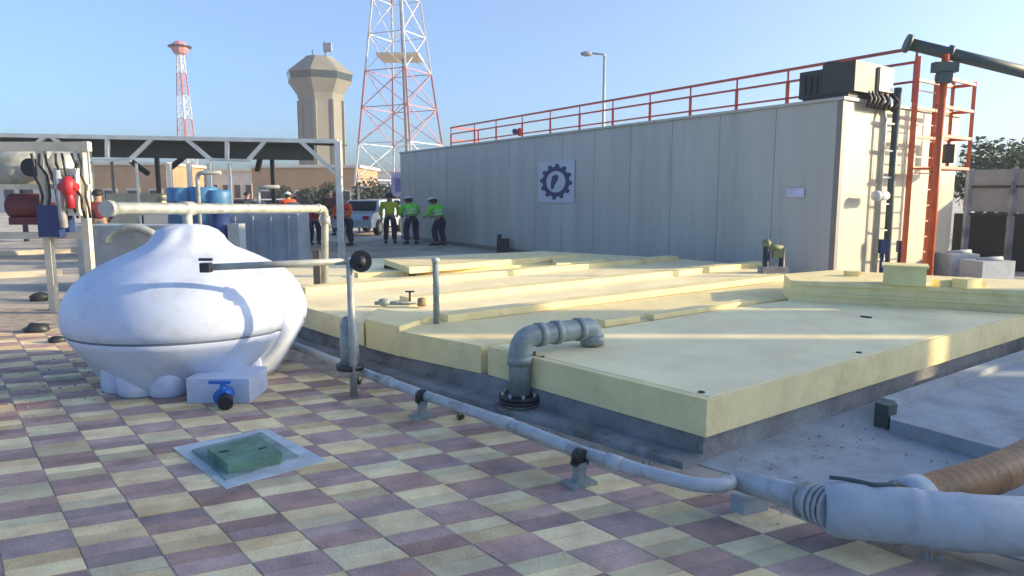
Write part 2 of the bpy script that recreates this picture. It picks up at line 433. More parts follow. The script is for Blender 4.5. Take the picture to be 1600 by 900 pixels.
# little yellow box on the raised block and small rubble blocks beside it
yb = G(1424, 447, .645)
o = MB(); o.box((yb.x, yb.y + .15, .645 + .10), (.40, .32, .19), R(-28)); o.box((yb.x, yb.y + .15, .645 + .205), (.44, .36, .025), R(-28))
tag(o.build('junction_box', M_yellow, None, loc=(yb.x, yb.y+.15, .648), bevel=.008), 'small pale yellow box with a flat lid on the raised cover', 'box')
for i, (px, py, s, lb) in enumerate(((1330,431,.10,'pale broken block on the raised cover left of the yellow box'), (1475,447,.12,'pale lump of insulation just right of the yellow box'),
        (1510,449,.16,'wide crumbled pale block far right on the raised cover'))):
    p = G(px, py, .645); m = MB(); m.box((p.x, p.y, .645 + s * .3), (s * 1.5, s, s * .6), R(20 * i - 15)); m.box((p.x + s * .9, p.y + .05, .645 + s * .2), (s * .8, s * .7, s * .4), R(50 * i))
    tag(m.build('loose_block', M_yellow, None, loc=(p.x, p.y, .646), bevel=.01), lb, 'block', 'loose blocks on the raised cover')

# ------------------------------------------------------------------ swan neck pipe
fl = G(812, 622, .10); 
sw = thing('swan_neck_pipe', 'thick grey swan neck pipe on a black flange bending down onto the near cover', 'pipe', (fl.x, fl.y, .0))
e1 = G(925, 541, .41)
rr = .082
top_z = ZT(527, fl.y)
pth = fillet([(fl.x, fl.y, .06), (fl.x, fl.y, top_z), (e1.x, e1.y, top_z + .0), (e1.x, e1.y, .425)], .13, 8)
MB().tube(pth, rr, 20).build('pipe', M_pipe, sw)
cl = MB()
hd = (Vector((e1.x, e1.y, 0)) - Vector((fl.x, fl.y, 0))).normalized()
def collar(m, p, dvec, r, L):
    p = Vector(p); dvec = Vector(dvec).normalized(); m.tube([p - dvec * L/2, p + dvec * L/2], r, 20)
Lh = (Vector((e1.x, e1.y, 0)) - Vector((fl.x, fl.y, 0))).length
for t in (.26, .48, .80):
    cl = MB(); collar(cl, Vector((fl.x, fl.y, top_z)) + hd * Lh * t, hd, rr + .010, .06); cl.build('collar', M_pipe, sw, bevel=.003)
cl = MB(); collar(cl, (fl.x, fl.y, top_z - .17), (0, 0, 1), rr + .010, .07); cl.build('collar', M_pipe, sw, bevel=.003)
cl = MB()
collar(cl, (e1.x, e1.y, .465), (0, 0, 1), rr + .012, .07)
cl.build('collar', M_pipe, sw, bevel=.003)
fg = MB()
fg.lathe([(.155, .075), (.155, .10)], (fl.x, fl.y, 0), 28); fg.lathe([(.155, .106), (.155, .131)], (fl.x, fl.y, 0), 28)
fg.build('flange', M_dark, sw, bevel=.003)
for k in range(8):
    bo = MB(); a = 2 * math.pi * k / 8 + .2; bo.tube([(fl.x + .13 * math.cos(a), fl.y + .13 * math.sin(a), .06), (fl.x + .13 * math.cos(a), fl.y + .13 * math.sin(a), .155)], .011, 6); bo.build('bolt', M_gpipe, sw)
stp = MB(); stp.beam((fl.x+.17, fl.y+.01, .13), (fl.x+.17, fl.y+.01, .42), .03, .02); stp.beam((fl.x+.11, fl.y+.06, .13), (fl.x+.11, fl.y+.06, .44), .02, .02)
stp.build('strap', mat('rusty_strap', (.16, .09, .05), .7), sw)
MB().tube([(fl.x, fl.y, .0), (fl.x, fl.y, .08)], .11, 20).build('stub', M_pipe, sw)

# ------------------------------------------------------------------ long low pipe along the basin on its two supports
zp = .175
pp = [G(x, y, zp) for x, y in ((440,532), (560,579), (662,617), (812,668), (905,705), (1000,735), (1082,757), (1128,760), (1152,748), (1190,757), (1262,783))]
lp = thing('low_pipe', 'long light grey pipe running low along the left side of the basin', 'pipe', (pp[0].x, pp[0].y, 0))
MB().tube(fillet(pp[:7] + [pp[7]] + pp[8:], .05, 4), .036, 16).build('pipe', M_pipel, lp)
for x, y in ((605,596), (790,661), (960,723)):
    cm = MB(); i0 = G(x, y, zp); dd = dLf; cm.tube([i0 - dd*.05, i0 + dd*.05], .043, 16); cm.build('coupling', M_pipel, lp)
for (x, y, lb) in ((660, 652, 'grey pipe stand farther along the low pipe'), (905, 756, 'nearer grey pipe stand with a wide foot')):
    b0 = G(x, y, .018); t = thing('pipe_stand', lb, 'pipe stand', (b0.x, b0.y, 0), 'stands under the low pipe')
    m = MB(); m.box((b0.x, b0.y, .026), (.16, .12, .02), R(30)); m.build('foot', M_pipe, t, bevel=.003)
    m = MB(); m.box((b0.x, b0.y, .09), (.055, .055, .11), R(30)); m.build('post', M_pipe, t, bevel=.003)
    m = MB(); m.tube([Vector((b0.x, b0.y, zp)) - dLf*.022, Vector((b0.x, b0.y, zp)) + dLf*.022], .047, 16); m.box((b0.x, b0.y, .14), (.09, .05, .02), R(30)); m.build('clamp', M_dark, t)

# ------------------------------------------------------------------ big foreground pipework, lower right
q0 = G(1150, 750, .17); q1 = G(1240, 775, .18); q2 = G(1300, 795, .2); q3 = G(1390, 803, .2); q4 = G(1480, 815, .2); q5 = G(1680, 826, .19)
fp = thing('wrapped_pipe', 'fat pale wrapped pipe with ribbed collars in the bottom right foreground', 'pipe', (q2.x, q2.y, 0))
MB().tube([q0, q1, q2], [.05, .066, .08], 24).build('reducer', M_pipel, fp)
wpts = fillet([q2 - (q3-q2)*.15, q3, q4, q5], .15, 6)
dw = (wpts[1] - wpts[0]).normalized(); wpts = [wpts[0], wpts[0] + dw*.012, wpts[0] + dw*.035, wpts[0] + dw*.07] + wpts[1:]
wr = [.092, .108, .118] + [.124 + .003 * math.sin(i * 2.1) for i in range(len(wpts) - 3)]
MB().tube(wpts, wr, 28).build('wrapped_body', M_wrap, fp)
for t in (.25, .55, .72, .86, 1.0): 
    rg = MB(); c_ = q1.lerp(q2, t); collar(rg, c_, q2 - q1, .084 + t * .012, .018); rg.build('ring', M_pipel, fp, bevel=.004)
cb = MB(); cab = []
for k in range(14):
    t = k / 13; c_ = q2.lerp(q3, t * 1.15)
    cab.append((c_.x + .02 * math.sin(t * 6), c_.y + .02 + .02 * math.cos(t * 5), c_.z + .131))
cb.tube(cab, .010, 8); cb.build('cable', M_teal, fp)
h0 = G(1385, 795, .20); h1 = G(1480, 764, .24); h2 = G(1560, 740, .26); h3 = G(1720, 660, .32)
bh = thing('brown_hose', 'thick brown hose coming in from the right and joining the wrapped pipe', 'hose', (h1.x, h1.y, 0))
hp = fillet([h0, h1, h2, h3], .3, 8); dense = []
for u1, u2 in zip(hp, hp[1:]):
    k_ = max(1, int((u2 - u1).length / .012)); dense += [u1.lerp(u2, i / k_) for i in range(k_)]
dense.append(hp[-1])
MB().tube(dense, [.092 + (.0012 if (i // 2) % 2 else 0) for i in range(len(dense))], 28).build('hose', M_brown, bh)
m = MB(); collar(m, h0.lerp(h1, .42), h1 - h0, .108, .12); m.build('cuff', M_wrap, bh)
o = MB(); p = G(1170, 795, .02); o.box((p.x, p.y, .05), (.16, .1, .09), R(25)); o.build
tag(o.build('support_block', M_floor, None, loc=(p.x, p.y, .01), bevel=.01), 'small pale block under the pipe reducer near the basin corner', 'block')

# ------------------------------------------------------------------ raised slab on the right
ra = [P2(1392,655,.10), P2(1700,738,.10), P2(1900,600,.10), P2(1760,500,.10), P2(1385,628,.10)]
sl = thing('raised_slab', 'low raised concrete slab with a pale kerb at the right edge', 'slab', (ra[0][0], ra[0][1], 0))
MB().prism(ra, .007, .10).build('slab', M_floor, sl, bevel=.01)
k = MB(); a, b = G(1388,630,.12), G(1760,500,.12); k.beam(a, b, .10, .06); k.build('kerb', M_floor, sl, bevel=.01)
p = G(1382, 668, .0)
o = MB(); o.box((p.x, p.y, .09), (.10, .10, .17), R(30)); tag(o.build('stub_post', M_teal, None, loc=(p.x, p.y, .007), bevel=.006), 'short dark post against the right basin wall', 'post')

# ------------------------------------------------------------------ white tank
TC = Vector((AY(300, 500, 6.1).x, 6.1, 0))
tk = thing('water_tank', 'big white rounded plastic tank with a horizontal seam standing on the paving', 'tank', TC)
ribs = [R(-9), R(60), R(165), 0]
def tank_fn(r, z, a):
    q = r
    for rb in ribs[:-1]:
        dd = (a - rb + math.pi) % (2 * math.pi) - math.pi
        if z > .1 and z < 1.2: q -= .030 * math.exp(-((abs(dd) - .24) / .05) ** 2) * min(1, r / .7)
    if z < .34:
        k_ = (.34 - z) / .34
        q += r * .10 * k_ * math.sin(a * 7 + 1.1)
    q += .010 * math.sin(a * 3 + z * 5) * min(1, r)
    if z > .88:
        w_ = min(1, (z - .88) / .15) * min(1, r / .25)
        q += w_ * (.012 * math.sin(a * 5 + z * 9) + .008 * math.sin(a * 9 - z * 22) + .005 * math.sin(a * 4 + z * 45))
    return q
prof = [(.56, .015), (.63, .03), (.68, .08), (.735, .15), (.80, .24), (.87, .33), (.925, .42), (.955, .475), (.948, .482), (.948, .492), (.965, .50), (.978, .56), (.978, .63), (.962, .71), (.93, .79), (.875, .87),
        (.80, .94), (.70, 1.00), (.59, 1.055), (.48, 1.105), (.39, 1.15), (.32, 1.20), (.275, 1.25), (.235, 1.30), (.17, 1.335), (.09, 1.352), (.02, 1.355)]
MB().lathe(prof, TC, 192, tank_fn).build('shell', M_tank, tk)
s_ = MB(); s_.lathe([(.950, .477), (.957, .481), (.957, .493), (.950, .497)], TC, 192, tank_fn); s_.build('seam', M_seam, tk)
w = MB(); lump = G(330, 632, 0)
oc = Vector((AY(345, 600, 5.25).x, 5.3, 0))
w.box((oc.x - .02, oc.y + .14, .115), (.48, .4, .19)); w.build('outlet_block', M_tank, tk, bevel=.05)
v = MB(); v.tube([(oc.x + .06, oc.y - .1, .11), (oc.x + .06, oc.y - .20, .10)], .062, 16); v.tube([(oc.x + .06, oc.y - .16, .1), (oc.x + .06, oc.y - .16, .2)], .02, 10); v.box((oc.x + .04, oc.y - .16, .21), (.16, .035, .02)); v.build('outlet_valve', M_blue, tk)
v = MB(); v.tube([(oc.x + .09, oc.y - .19, .085), (oc.x + .11, oc.y - .25, .07)], .055, 16); v.build('valve_cap', M_black, tk)
for an, rr_ in ((R(-128), .15), (R(-106), .17), (R(-84), .15), (R(-48), .17), (R(-28), .15)):
    m = MB(); cx, cy = TC.x + .62 * math.cos(an), TC.y + .62 * math.sin(an)
    m.lathe([(rr_ * .86, .018), (rr_ * .95, .035), (rr_, .10), (rr_ * .95, .24), (rr_ * .7, .36), (rr_*.3, .42)], (cx, cy, 0), 24); m.build('foot', M_tank, tk)
def prof_r(z):
    for (ra, za), (rb, zb) in zip(prof, prof[1:]):
        if za <= z <= zb and zb > za: return ra + (rb - ra) * (z - za) / (zb - za)
    return prof[-1][0]
for an in (R(-9), R(60), R(165)):
    m = MB(); zs = [.10 + i * .04 for i in range(24)]; n_ = 7; rows = []
    for z in zs:
        row = []
        for k in range(n_):
            a = an + (k / (n_ - 1) - .5) * .40; e_ = .000 if k in (0, n_ - 1) else .015
            if k in (1, n_ - 2): e_ = .012; a = an + (k / (n_ - 1) - .5) * .40 * (1.36 if k in (1, n_-2) else 1)
            q = tank_fn(prof_r(z), z, a) + e_ * min(1, (z - .08) / .08, (1.06 - z) / .1 + .02)
            row.append(m.bm.verts.new((TC.x + q * math.cos(a), TC.y + q * math.sin(a), z)))
        rows.append(row)
    for i in range(len(rows) - 1):
        for k in range(n_ - 1): fc = m.bm.faces.new([rows[i][k], rows[i][k+1], rows[i+1][k+1], rows[i+1][k]]); fc.smooth = True
    m.build('moulded_band', M_tank, tk)
# ------------------------------------------------------------------ pipe frames on the left
y1 = 5.55
pa = G(553, 618, .02); hz = ZT(408, pa.y)
fr = thing('valve_post', 'thin grey upright post carrying a level pipe and black hand wheel between tank and basin', 'pipe post', (pa.x, pa.y, 0))
MB().tube([(pa.x, pa.y, .0), (pa.x, pa.y, hz + .03)], .03, 14).build('post', M_gpipe, fr)
left = AY(322, 418, 5.25)
MB().tube([left, (pa.x + .0, pa.y, hz)], .026, 14).build('level_pipe', M_gpipe, fr)
m = MB(); m.lathe([(.085, -.012), (.085, .012)], (0, 0, 0), 20)
bmesh.ops.rotate(m.bm, verts=m.bm.verts, cent=(0, 0, 0), matrix=Matrix.Rotation(R(75), 3, 'X')); bmesh.ops.translate(m.bm, verts=m.bm.verts, vec=(pa.x + .09, pa.y - .02, hz + .0))
m.ball((pa.x + .09, pa.y - .03, hz), .045)
m.build('hand_wheel', M_black, fr)
m = MB(); m.tube([(pa.x - .04, pa.y + .07, .26), (pa.x - .04, pa.y + .07, .58)], .075, 16); m.ball((pa.x - .04, pa.y + .07, .58), .075); m.build('valve_body', M_pipe, fr)
m = MB(); m.lathe([(.11, .22), (.11, .26)], (pa.x - .04, pa.y + .07, 0), 20); m.build('flange', M_dark, fr)
m = MB(); m.box((left.x, left.y, left.z), (.07, .07, .07)); m.box((left.x, left.y - .0, left.z + .06), (.1, .02, .02)); m.build('end_fitting', M_dark, fr, bevel=.01)
# elbow frame behind
eb = G(505, 445, .41); ez = ZT(326, eb.y)
el = thing('overhead_pipe', 'grey pipe running level behind the tank and turning down to the basin at an elbow', 'pipe', (eb.x, eb.y, .4))
lf = AY(168, 326, 5.1)
MB().tube(fillet([(lf.x, lf.y, lf.z), (eb.x + .06, eb.y, ez), (eb.x + .02, eb.y, .40)], .12, 8), .048, 16).build('pipe', M_gpipe, el)
dr_ = ray(292, 326); kx = dr_.x / dr_.y; t_ = (kx * lf.y - lf.x) / ((eb.x - lf.x) - kx * (eb.y - lf.y)); dp = Vector((lf.x + (eb.x - lf.x) * t_, lf.y + (eb.y - lf.y) * t_, lf.z + (ez - lf.z) * t_))
MB().tube([dp, (dp.x, dp.y, 1.20)], .040, 14).build('drop_pipe', M_gpipe, el)
m = MB(); m.tube([(eb.x + .06, eb.y, ez - .2), (eb.x + .055, eb.y, ez - .1)], .064, 16); m.build('coupling', M_gpipe, el); m = MB(); oa = (Vector(lf) - Vector((eb.x, eb.y, ez))).normalized(); collar(m, Vector((eb.x + .05, eb.y, ez)) + oa * .25, oa, .062, .09)
m.build('coupling', M_gpipe, el); m = MB(); collar(m, dp, oa, .062, .16); m.build('coupling', M_gpipe, el)
m = MB(); m.box((eb.x - .09, eb.y + .05, .64), (.08, .08, .46)); m.build('brace_post', mat('brown_post', (.16, .13, .10), .7), el, bevel=.006)
m = MB(); m.tube([(lf.x, lf.y - .02, lf.z), (lf.x, lf.y + .05, lf.z)], .06, 14); m.build('end_cap', M_gpipe, el)
# second thin post on the basin
pc = G(682, 497, .46)
tp = thing('slim_post', 'slim grey post capped white standing on the cream covers', 'post', (pc.x, pc.y, .40))
MB().tube([(pc.x, pc.y, .40), (pc.x, pc.y, ZT(410, pc.y))], .03, 14).build('tube', M_pipe, tp)
MB().lathe([(.038, 0), (.038, .035), (.02, .045)], (pc.x, pc.y, ZT(410, pc.y)), 14).build('cap', M_pipel, tp)
# small valve on the covers
pv = G(600, 478, .41)
va = thing('small_valve', 'small grey valve with a lever on the cream covers left of the slim post', 'valve', (pv.x, pv.y, .40))
m = MB(); m.tube([(pv.x - .1, pv.y, .44), (pv.x + .36, pv.y + .02, .44)], .02, 12); m.ball((pv.x, pv.y, .45), .055, sq=(1.3, 1, .8)); m.build('body', M_pipe, va)
m = MB(); m.tube([(pv.x + .28, pv.y + .02, .44), (pv.x + .28, pv.y + .02, .56)], .012, 8); m.box((pv.x + .28, pv.y + .02, .565), (.10, .02, .015)); m.build('lever', M_dark, va)
m = MB(); m.lathe([(.05, .42), (.05, .50), (.03, .51)], (pv.x + .42, pv.y - .06, 0), 14); m.build('stub', mat('brown_stub', (.25, .18, .1), .7), va)

# ------------------------------------------------------------------ long clad container building
RAT = .97
WH = CAMH + CAMH * RAT
def wp(px, ptop):
    Y = (WH - CAMH) / (ZT(ptop, 1.0) - CAMH); return Vector((AY(px, ptop, Y).x, Y, 0))
WA, WB, WC = wp(625, 238), wp(1318, 151), wp(1500, 180)
wd, wsd = (WA - WB).normalized(), (WC - WB).normalized()
WD = WA + (WC - WB)
wl = (WA - WB).length
bl = thing('container_building', 'long low building clad in grey panels with a sunlit cream end wall', 'building', WB)
fnm = Vector((-wd.y, wd.x, 0)); fnm = fnm if fnm.y < 0 else -fnm
snm = Vector((-wsd.y, wsd.x, 0)); snm = snm if snm.y < 0 else -snm
core = MB(); core.prism([tuple(p)[:2] for p in (WB - fnm * .04 - snm * .04, WA - fnm * .04, WD, WC - snm * .04)], 0, WH - .02)
core.build('core', M_wall, bl)
fw = MB(); npan = 14
for i in range(npan):
    a = WB + wd * (wl * i / npan + .005); b = WB + wd * (wl * (i + 1) / npan - .005)
    if i == 0: a = WB + wd * .09
    fw.prism([tuple(p)[:2] for p in (a, b, b - fnm * .035, a - fnm * .035)], .06, WH - .05)
fw.build('front_wall', M_wall, bl)
sw_ = MB(); sl_ = (WC - WB).length; ns = 4
for i in range(ns):
    a = WB + wsd * (sl_ * i / ns + .006 + (.09 if i == 0 else 0)); b = WB + wsd * (sl_ * (i + 1) / ns - .006)
    sw_.prism([tuple(p)[:2] for p in (a, b, b - snm * .035, a - snm * .035)], .06, WH - .05)
sw_.build('end_wall', M_wallr, bl)
tr = MB(); tr.prism([tuple(p)[:2] for p in (WB + fnm*.012 + snm*.012, WB + fnm*.012 + wd*.085, WB - fnm*.03 + wd*.085, WB - fnm*.03 - snm*.03, WB - snm*.03 + wsd*.085, WB + snm*.012 + wsd*.085)], .0, WH - .03)
tr.build('corner_trim', M_trim, bl)
rf = MB(); ext = .05
rf.prism([tuple(p)[:2] for p in (WB + fnm*ext + snm*ext, WA + fnm*ext, WD, WC + snm*ext)], WH - .048, WH)
rf.build('roof', M_wall, bl, bevel=.006)
def on_front(px, py, off=.02):
    r = ray(px, py); o_ = Vector((0, 0, CAMH)); p0 = WB + fnm * off
    t = (p0 - o_).dot(fnm) / r.dot(fnm); return o_ + r * t

# gear emblem on its pale sheet
lg_c = on_front(868, 284, .03)
ex = -wd; ez_ = Vector((0, 0, 1))
w_half = (on_front(893, 284) - on_front(843, 284)).length / 2; h_half = (on_front(868, 256).z - on_front(868, 312).z) / 2
sg = thing('gear_sign', 'pale sheet on the grey wall with a dark blue gear wheel emblem', 'sign', (lg_c.x, lg_c.y, lg_c.z))
def disc(m, pts2, off0, off1):
    n = len(pts2)
    A = [m.bm.verts.new(lg_c + ex * x + ez_ * y + fnm * off0) for x, y in pts2]; B = [m.bm.verts.new(lg_c + ex * x + ez_ * y + fnm * off1) for x, y in pts2]
    m._face(A); m._face(B[::-1])
    for i in range(n): m._face([A[i], A[(i+1) % n], B[(i+1) % n], B[i]])
m = MB(); e = 1.12
disc(m, [(-w_half*e, -h_half*e*1.05), (w_half*e, -h_half*e*1.05), (w_half*e, h_half*e*1.05), (-w_half*e, h_half*e*1.05)], -.016, -.006); m.build('sheet', M_sheetw, sg)
gp = []; NT = 12
for k in range(NT * 8):
    a = 2 * math.pi * (k / (NT * 8)); ph = (k % 8)
    r_ = 1.0 if ph in (0, 1, 2, 3) else .84
    if ph == 0 or ph == 3: r_ = .98
    gp.append((math.sin(a) * r_ * w_half, math.cos(a) * r_ * h_half))
m = MB()
n = len(gp); inner = [(math.sin(2*math.pi*k/n) * .60 * w_half, math.cos(2*math.pi*k/n) * .60 * h_half) for k in range(n)]
for o_ in (.000,):
    A = [m.bm.verts.new(lg_c + ex * x + ez_ * y + fnm * o_) for x, y in gp]; B = [m.bm.verts.new(lg_c + ex * x + ez_ * y + fnm * o_) for x, y in inner]
    A2 = [m.bm.verts.new(v_.co - fnm * .006) for v_ in A]; B2 = [m.bm.verts.new(v_.co - fnm * .006) for v_ in B]
    for i in range(n):
        j = (i + 1) % n; m._face([A[i], A[j], B[j], B[i]]); m._face([A2[i], B2[i], B2[j], A2[j]]); m._face([A[i], A2[i], A2[j], A[j]]); m._face([B[i], B[j], B2[j], B2[i]])
m.build('gear_emblem', M_emblem, sg)
m = MB(); disc(m, [(-.30*w_half, -.42*h_half), (-.14*w_half, -.40*h_half), (-.02*w_half, -.1*h_half), (.14*w_half, .12*h_half), (.16*w_half, .34*h_half), (-.02*w_half, .42*h_half), (-.22*w_half, .30*h_half), (-.30*w_half, -.05*h_half)], -.006, .0); m.build('inner_mark', M_emblem, sg)
# small white notice
nc = on_front(1243, 301, .02)
m = MB(); hw = (on_front(1257, 301) - on_front(1230, 301)).length / 2; hh = .075
A = []
for o_ in (0, .008):
    A.append([m.bm.verts.new(nc + ex * x * hw + ez_ * y * hh + fnm * o_) for x, y in ((-1,-1), (1,-1), (1,1), (-1,1))])
m._face(A[0][::-1]); m._face(A[1])
for i in range(4): m._face([A[0][i], A[0][(i+1) % 4], A[1][(i+1) % 4], A[1][i]])
nt_ = m.build('notice', mat('notice_white', (.55, .55, .68), .5), None, loc=nc); tag(nt_, 'small blank pale notice on the grey wall near its right corner', 'notice')

# handrail on the roof
SB = 1.6
RB = WB + wsd * SB
hr = thing('roof_handrail', 'red steel handrail running the whole length of the building roof', 'handrail', (RB.x, RB.y, WH))
def on_rail_x(px):
    k_ = (px - 800) / F      # approx, level of the roof
    r = ray(px, 150); nrm_ = fnm
    t = (RB - Vector((0, 0, CAMH))).dot(nrm_) / r.dot(nrm_); p = Vector((0, 0, CAMH)) + r * t
    return Vector((p.x, p.y, WH))
HRH = .88
ends = (on_rail_x(704), on_rail_x(1428))
for px in (704, 741, 775, 816, 860, 906, 958, 1016, 1079, 1151, 1230, 1318, 1428):
    p = on_rail_x(px); m = MB(); m.beam(p, p + Vector((0, 0, HRH * .74)), .055, .055); m.beam(p + Vector((0,0,HRH*.74)), p + Vector((0, 0, HRH)), .03, .03); m.build('upright', M_red, hr)
for hf, w_ in ((1.0, .05), (.74, .04), (.38, .035)):
    m = MB(); m.beam(ends[0] + Vector((0, 0, HRH * hf)), ends[1] + Vector((0, 0, HRH * hf)), w_, w_); m.build('rail', M_red, hr)
m = MB(); q = ends[0] + wsd * 1.2
m.beam(q, q + Vector((0, 0, HRH)), .05, .05); m.beam(q + Vector((0, 0, HRH)), ends[0] + Vector((0, 0, HRH)), .05, .05); m.beam(q + Vector((0, 0, HRH*.5)), ends[0] + Vector((0, 0, HRH*.5)), .04, .04)
m.build('return_rail', M_red, hr)
# life ring / flag bundle on the rail
p = on_rail_x(808) + fnm * .08
t = thing('rail_bundle', 'small red and blue bundle tied to the red handrail', 'bundle', (p.x, p.y, WH + .3))
m = MB(); m.ball((p.x, p.y, WH + .42), .09, sq=(1, .5, 1)); m.build('blue_cloth', M_navy, t)
m = MB(); m.ball((p.x + .15, p.y - .05, WH + .40), .10, sq=(1, .5, 1.3)); m.build('red_cloth', M_vred, t)
# dark cabinet on the roof corner
cbq = WB + wsd * .75 - fnm * .25
cg = thing('roof_cabinet', 'long dark green cooling unit on the roof corner above the end wall', 'cooling unit', (WB.x, WB.y, WH))
c_a = WB + wd * 1.0 + wsd * .15; c_b = WB + wd * .0 + wsd * .15
zt_ = WH + .52
def slab(name, mat_, a0, a1, b0, b1, z0, z1, par, bev=.01):
    m = MB(); m.prism([tuple(p)[:2] for p in (WB + wd*a0 + wsd*b0, WB + wd*a1 + wsd*b0, WB + wd*a1 + wsd*b1, WB + wd*a0 + wsd*b1)], z0, z1); return m.build(name, mat_, par, bevel=bev)
slab('plinth', M_black, -.02, .80, .10, 1.2, WH, WH + .09, cg)
slab('casing', M_dgrey, -.12, .46, .10, 1.25, WH + .09, WH + .56, cg)
slab('fan_section', M_dgreen, .47, .88, .10, 1.1, WH + .06, WH + .50, cg)
slab('end_hood', M_beige, -.17, -.12, .80, 1.25, WH + .14, WH + .52, cg)
for i in range(3):
    c_ = WB + wd * (.53 + i * .11) + wsd * .095
    m = MB(); m.prism([tuple(p)[:2] for p in (c_ , c_ + wd*.07, c_ + wd*.07 - wsd*.02, c_ - wsd*.02)], WH + .12, WH + .42); m.build('louvre', M_black, cg)
m = MB(); c_ = WB + wd * .4 + wsd * .3; m.box((c_.x, c_.y, WH + .59), (.22, .15, .06)); m.build('top_box', M_black, cg)
m = MB(); rr2 = random.Random(5)
for i in range(9):
    c_ = WB + wsd * (.55 + i * .10) + snm * .05; m.tube([c_ + Vector((0, 0, WH + .2)), c_ + snm * .08 + Vector((rr2.uniform(-.1, .1), 0, WH + .0)), c_ + snm * .06 + Vector((0, 0, WH - .14))], .035, 8)
m.build('hose_bundle', M_black, cg)

# vertical pipes on the end wall
def on_end(px, py, off):
    r = ray(px, py); o_ = Vector((0, 0, CAMH)); p0 = WB + snm * off
    t = (p0 - o_).dot(snm) / r.dot(snm); return o_ + r * t
p = on_end(1392, 300, .14)
vp = thing('riser_pipes', 'pair of dark vertical pipes fixed to the sunlit end wall left of the ladder', 'pipes', (p.x, p.y, 0))
MB().tube([(p.x, p.y, .02), (p.x, p.y, WH + .25)], .06, 14).build('thick_pipe', M_teal, vp)
p2 = on_end(1376, 300, .12)
MB().tube([(p2.x, p2.y, .02), (p2.x, p2.y, WH - .3), (p2.x - .06, p2.y + .06, WH + .1)], .025, 10).build('thin_pipe', M_gpipe, vp)
for zz in (.5, 1.0, 1.45, 1.9, 2.35, 2.8):
    m = MB(); m.beam((p2.x - .03, p2.y + .0, zz), (p.x + .06, p.y + .02, zz), .03, .025); m.build('bracket', M_gpipe, vp)
m = MB(); pw = on_end(1377, 306, .28); m.tube([pw - wsd * .15, pw + wsd * .15], .075, 16); m.ball(pw - wsd * .16, .09); m.build('white_valve', M_poly, vp)
for px, py, s in ((1380, 385, .12), (1407, 385, .1)):
    m = MB(); a = on_end(px, py, .2); m.box((a.x, a.y, a.z), (s, s, s * 2)); m.tube([(a.x, a.y, .0), (a.x, a.y, a.z)], .035, 8); m.build('valve_box', M_navy, vp, bevel=.01)

# cage ladder
l0, l1 = G(1408, 437, 0), G(1440, 440, 0)
l0 = on_end(1412, 400, .3); l1 = on_end(1446, 400, .3); l0.z = l1.z = 0
ladw = (l1 - l0)
LT = ZT(88, l0.y)
ld = thing('cage_ladder', 'tall orange red access ladder with landing cage at the sunlit end wall', 'ladder', (l0.x, l0.y, 0))
for q_ in (l0, l1): MB().beam((q_.x, q_.y, 0.0), (q_.x, q_.y, LT), .075, .05).build('stile', M_orange, ld)
for i in range(12):
    zz = .3 + i * .28; MB().beam((l0.x, l0.y, zz), (l1.x, l1.y, zz), .02, .02).build('rung', mat('pale_rung', (.5, .35, .28), .5), ld)
out = wsd.copy()
for i, zz in enumerate((ZT(124, l0.y), ZT(168, l0.y), ZT(213, l0.y), ZT(262, l0.y))):
    a, b = Vector((l0.x, l0.y, zz)), Vector((l0.x, l0.y, zz)) + out * 1.45
    c_ = b - snm * .35
    m = MB(); m.beam(a, b, .05, .05); m.beam(b, b + snm * .35, .05, .05); m.beam(b + snm * .35, a + snm * .35, .05, .05); m.build('cage_rail', M_orange, ld)
zlo, zhi = ZT(262, l0.y), ZT(110, l0.y)
for tt in (.75, 1.45):
    a = l0 + out * tt; MB().beam((a.x, a.y, zlo), (a.x, a.y, zhi), .045, .045).build('cage_post', M_orange, ld)
a = l0 + out * 1.45 + snm * .35; MB().beam((a.x, a.y, zlo), (a.x, a.y, zhi - .1), .045, .045).build('cage_post', M_orange, ld)
m = MB(); a = l0 + out * .1; m.prism([tuple(q_)[:2] for q_ in (l0, l0 + out*1.45, l0 + out*1.45 + snm*.35, l0 + snm*.35)], zlo - .03, zlo - .005); m.build('landing', M_orange, ld)
m = MB(); a = l0 + out * 1.40; m.box((a.x, a.y - .05, ZT(236, l0.y)), (.16, .1, .34)); m.build('cage_box', M_dark, ld, bevel=.01)
# overhead green grey duct with its support
da, db = AY(1418, 68, 10.6), AY(1640, 122, 10.2)
du = thing('overhead_duct', 'green grey horizontal duct above the ladder running out of frame to the right', 'duct', (da.x, da.y, 0))
MB().tube([da, db], .085, 18).build('duct', M_teal, du)
c_ = AY(1478, 85, 10.4); m = MB(); m.tube([(c_.x, c_.y, 0.0), (c_.x, c_.y, c_.z)], .05, 12); m.build('support_post', M_orange, du)
m = MB(); m.box((c_.x, c_.y, c_.z - .18), (.34, .12, .14)); m.box((c_.x, c_.y, c_.z - .32), (.18, .12, .16)); m.build('bracket', M_teal, du, bevel=.01)
m = MB(); collar(m, da.lerp(db, .3), db - da, .12, .05); m.build('flange', M_teal, du); m = MB(); collar(m, da, db - da, .13, .06); m.build('flange', M_teal, du)

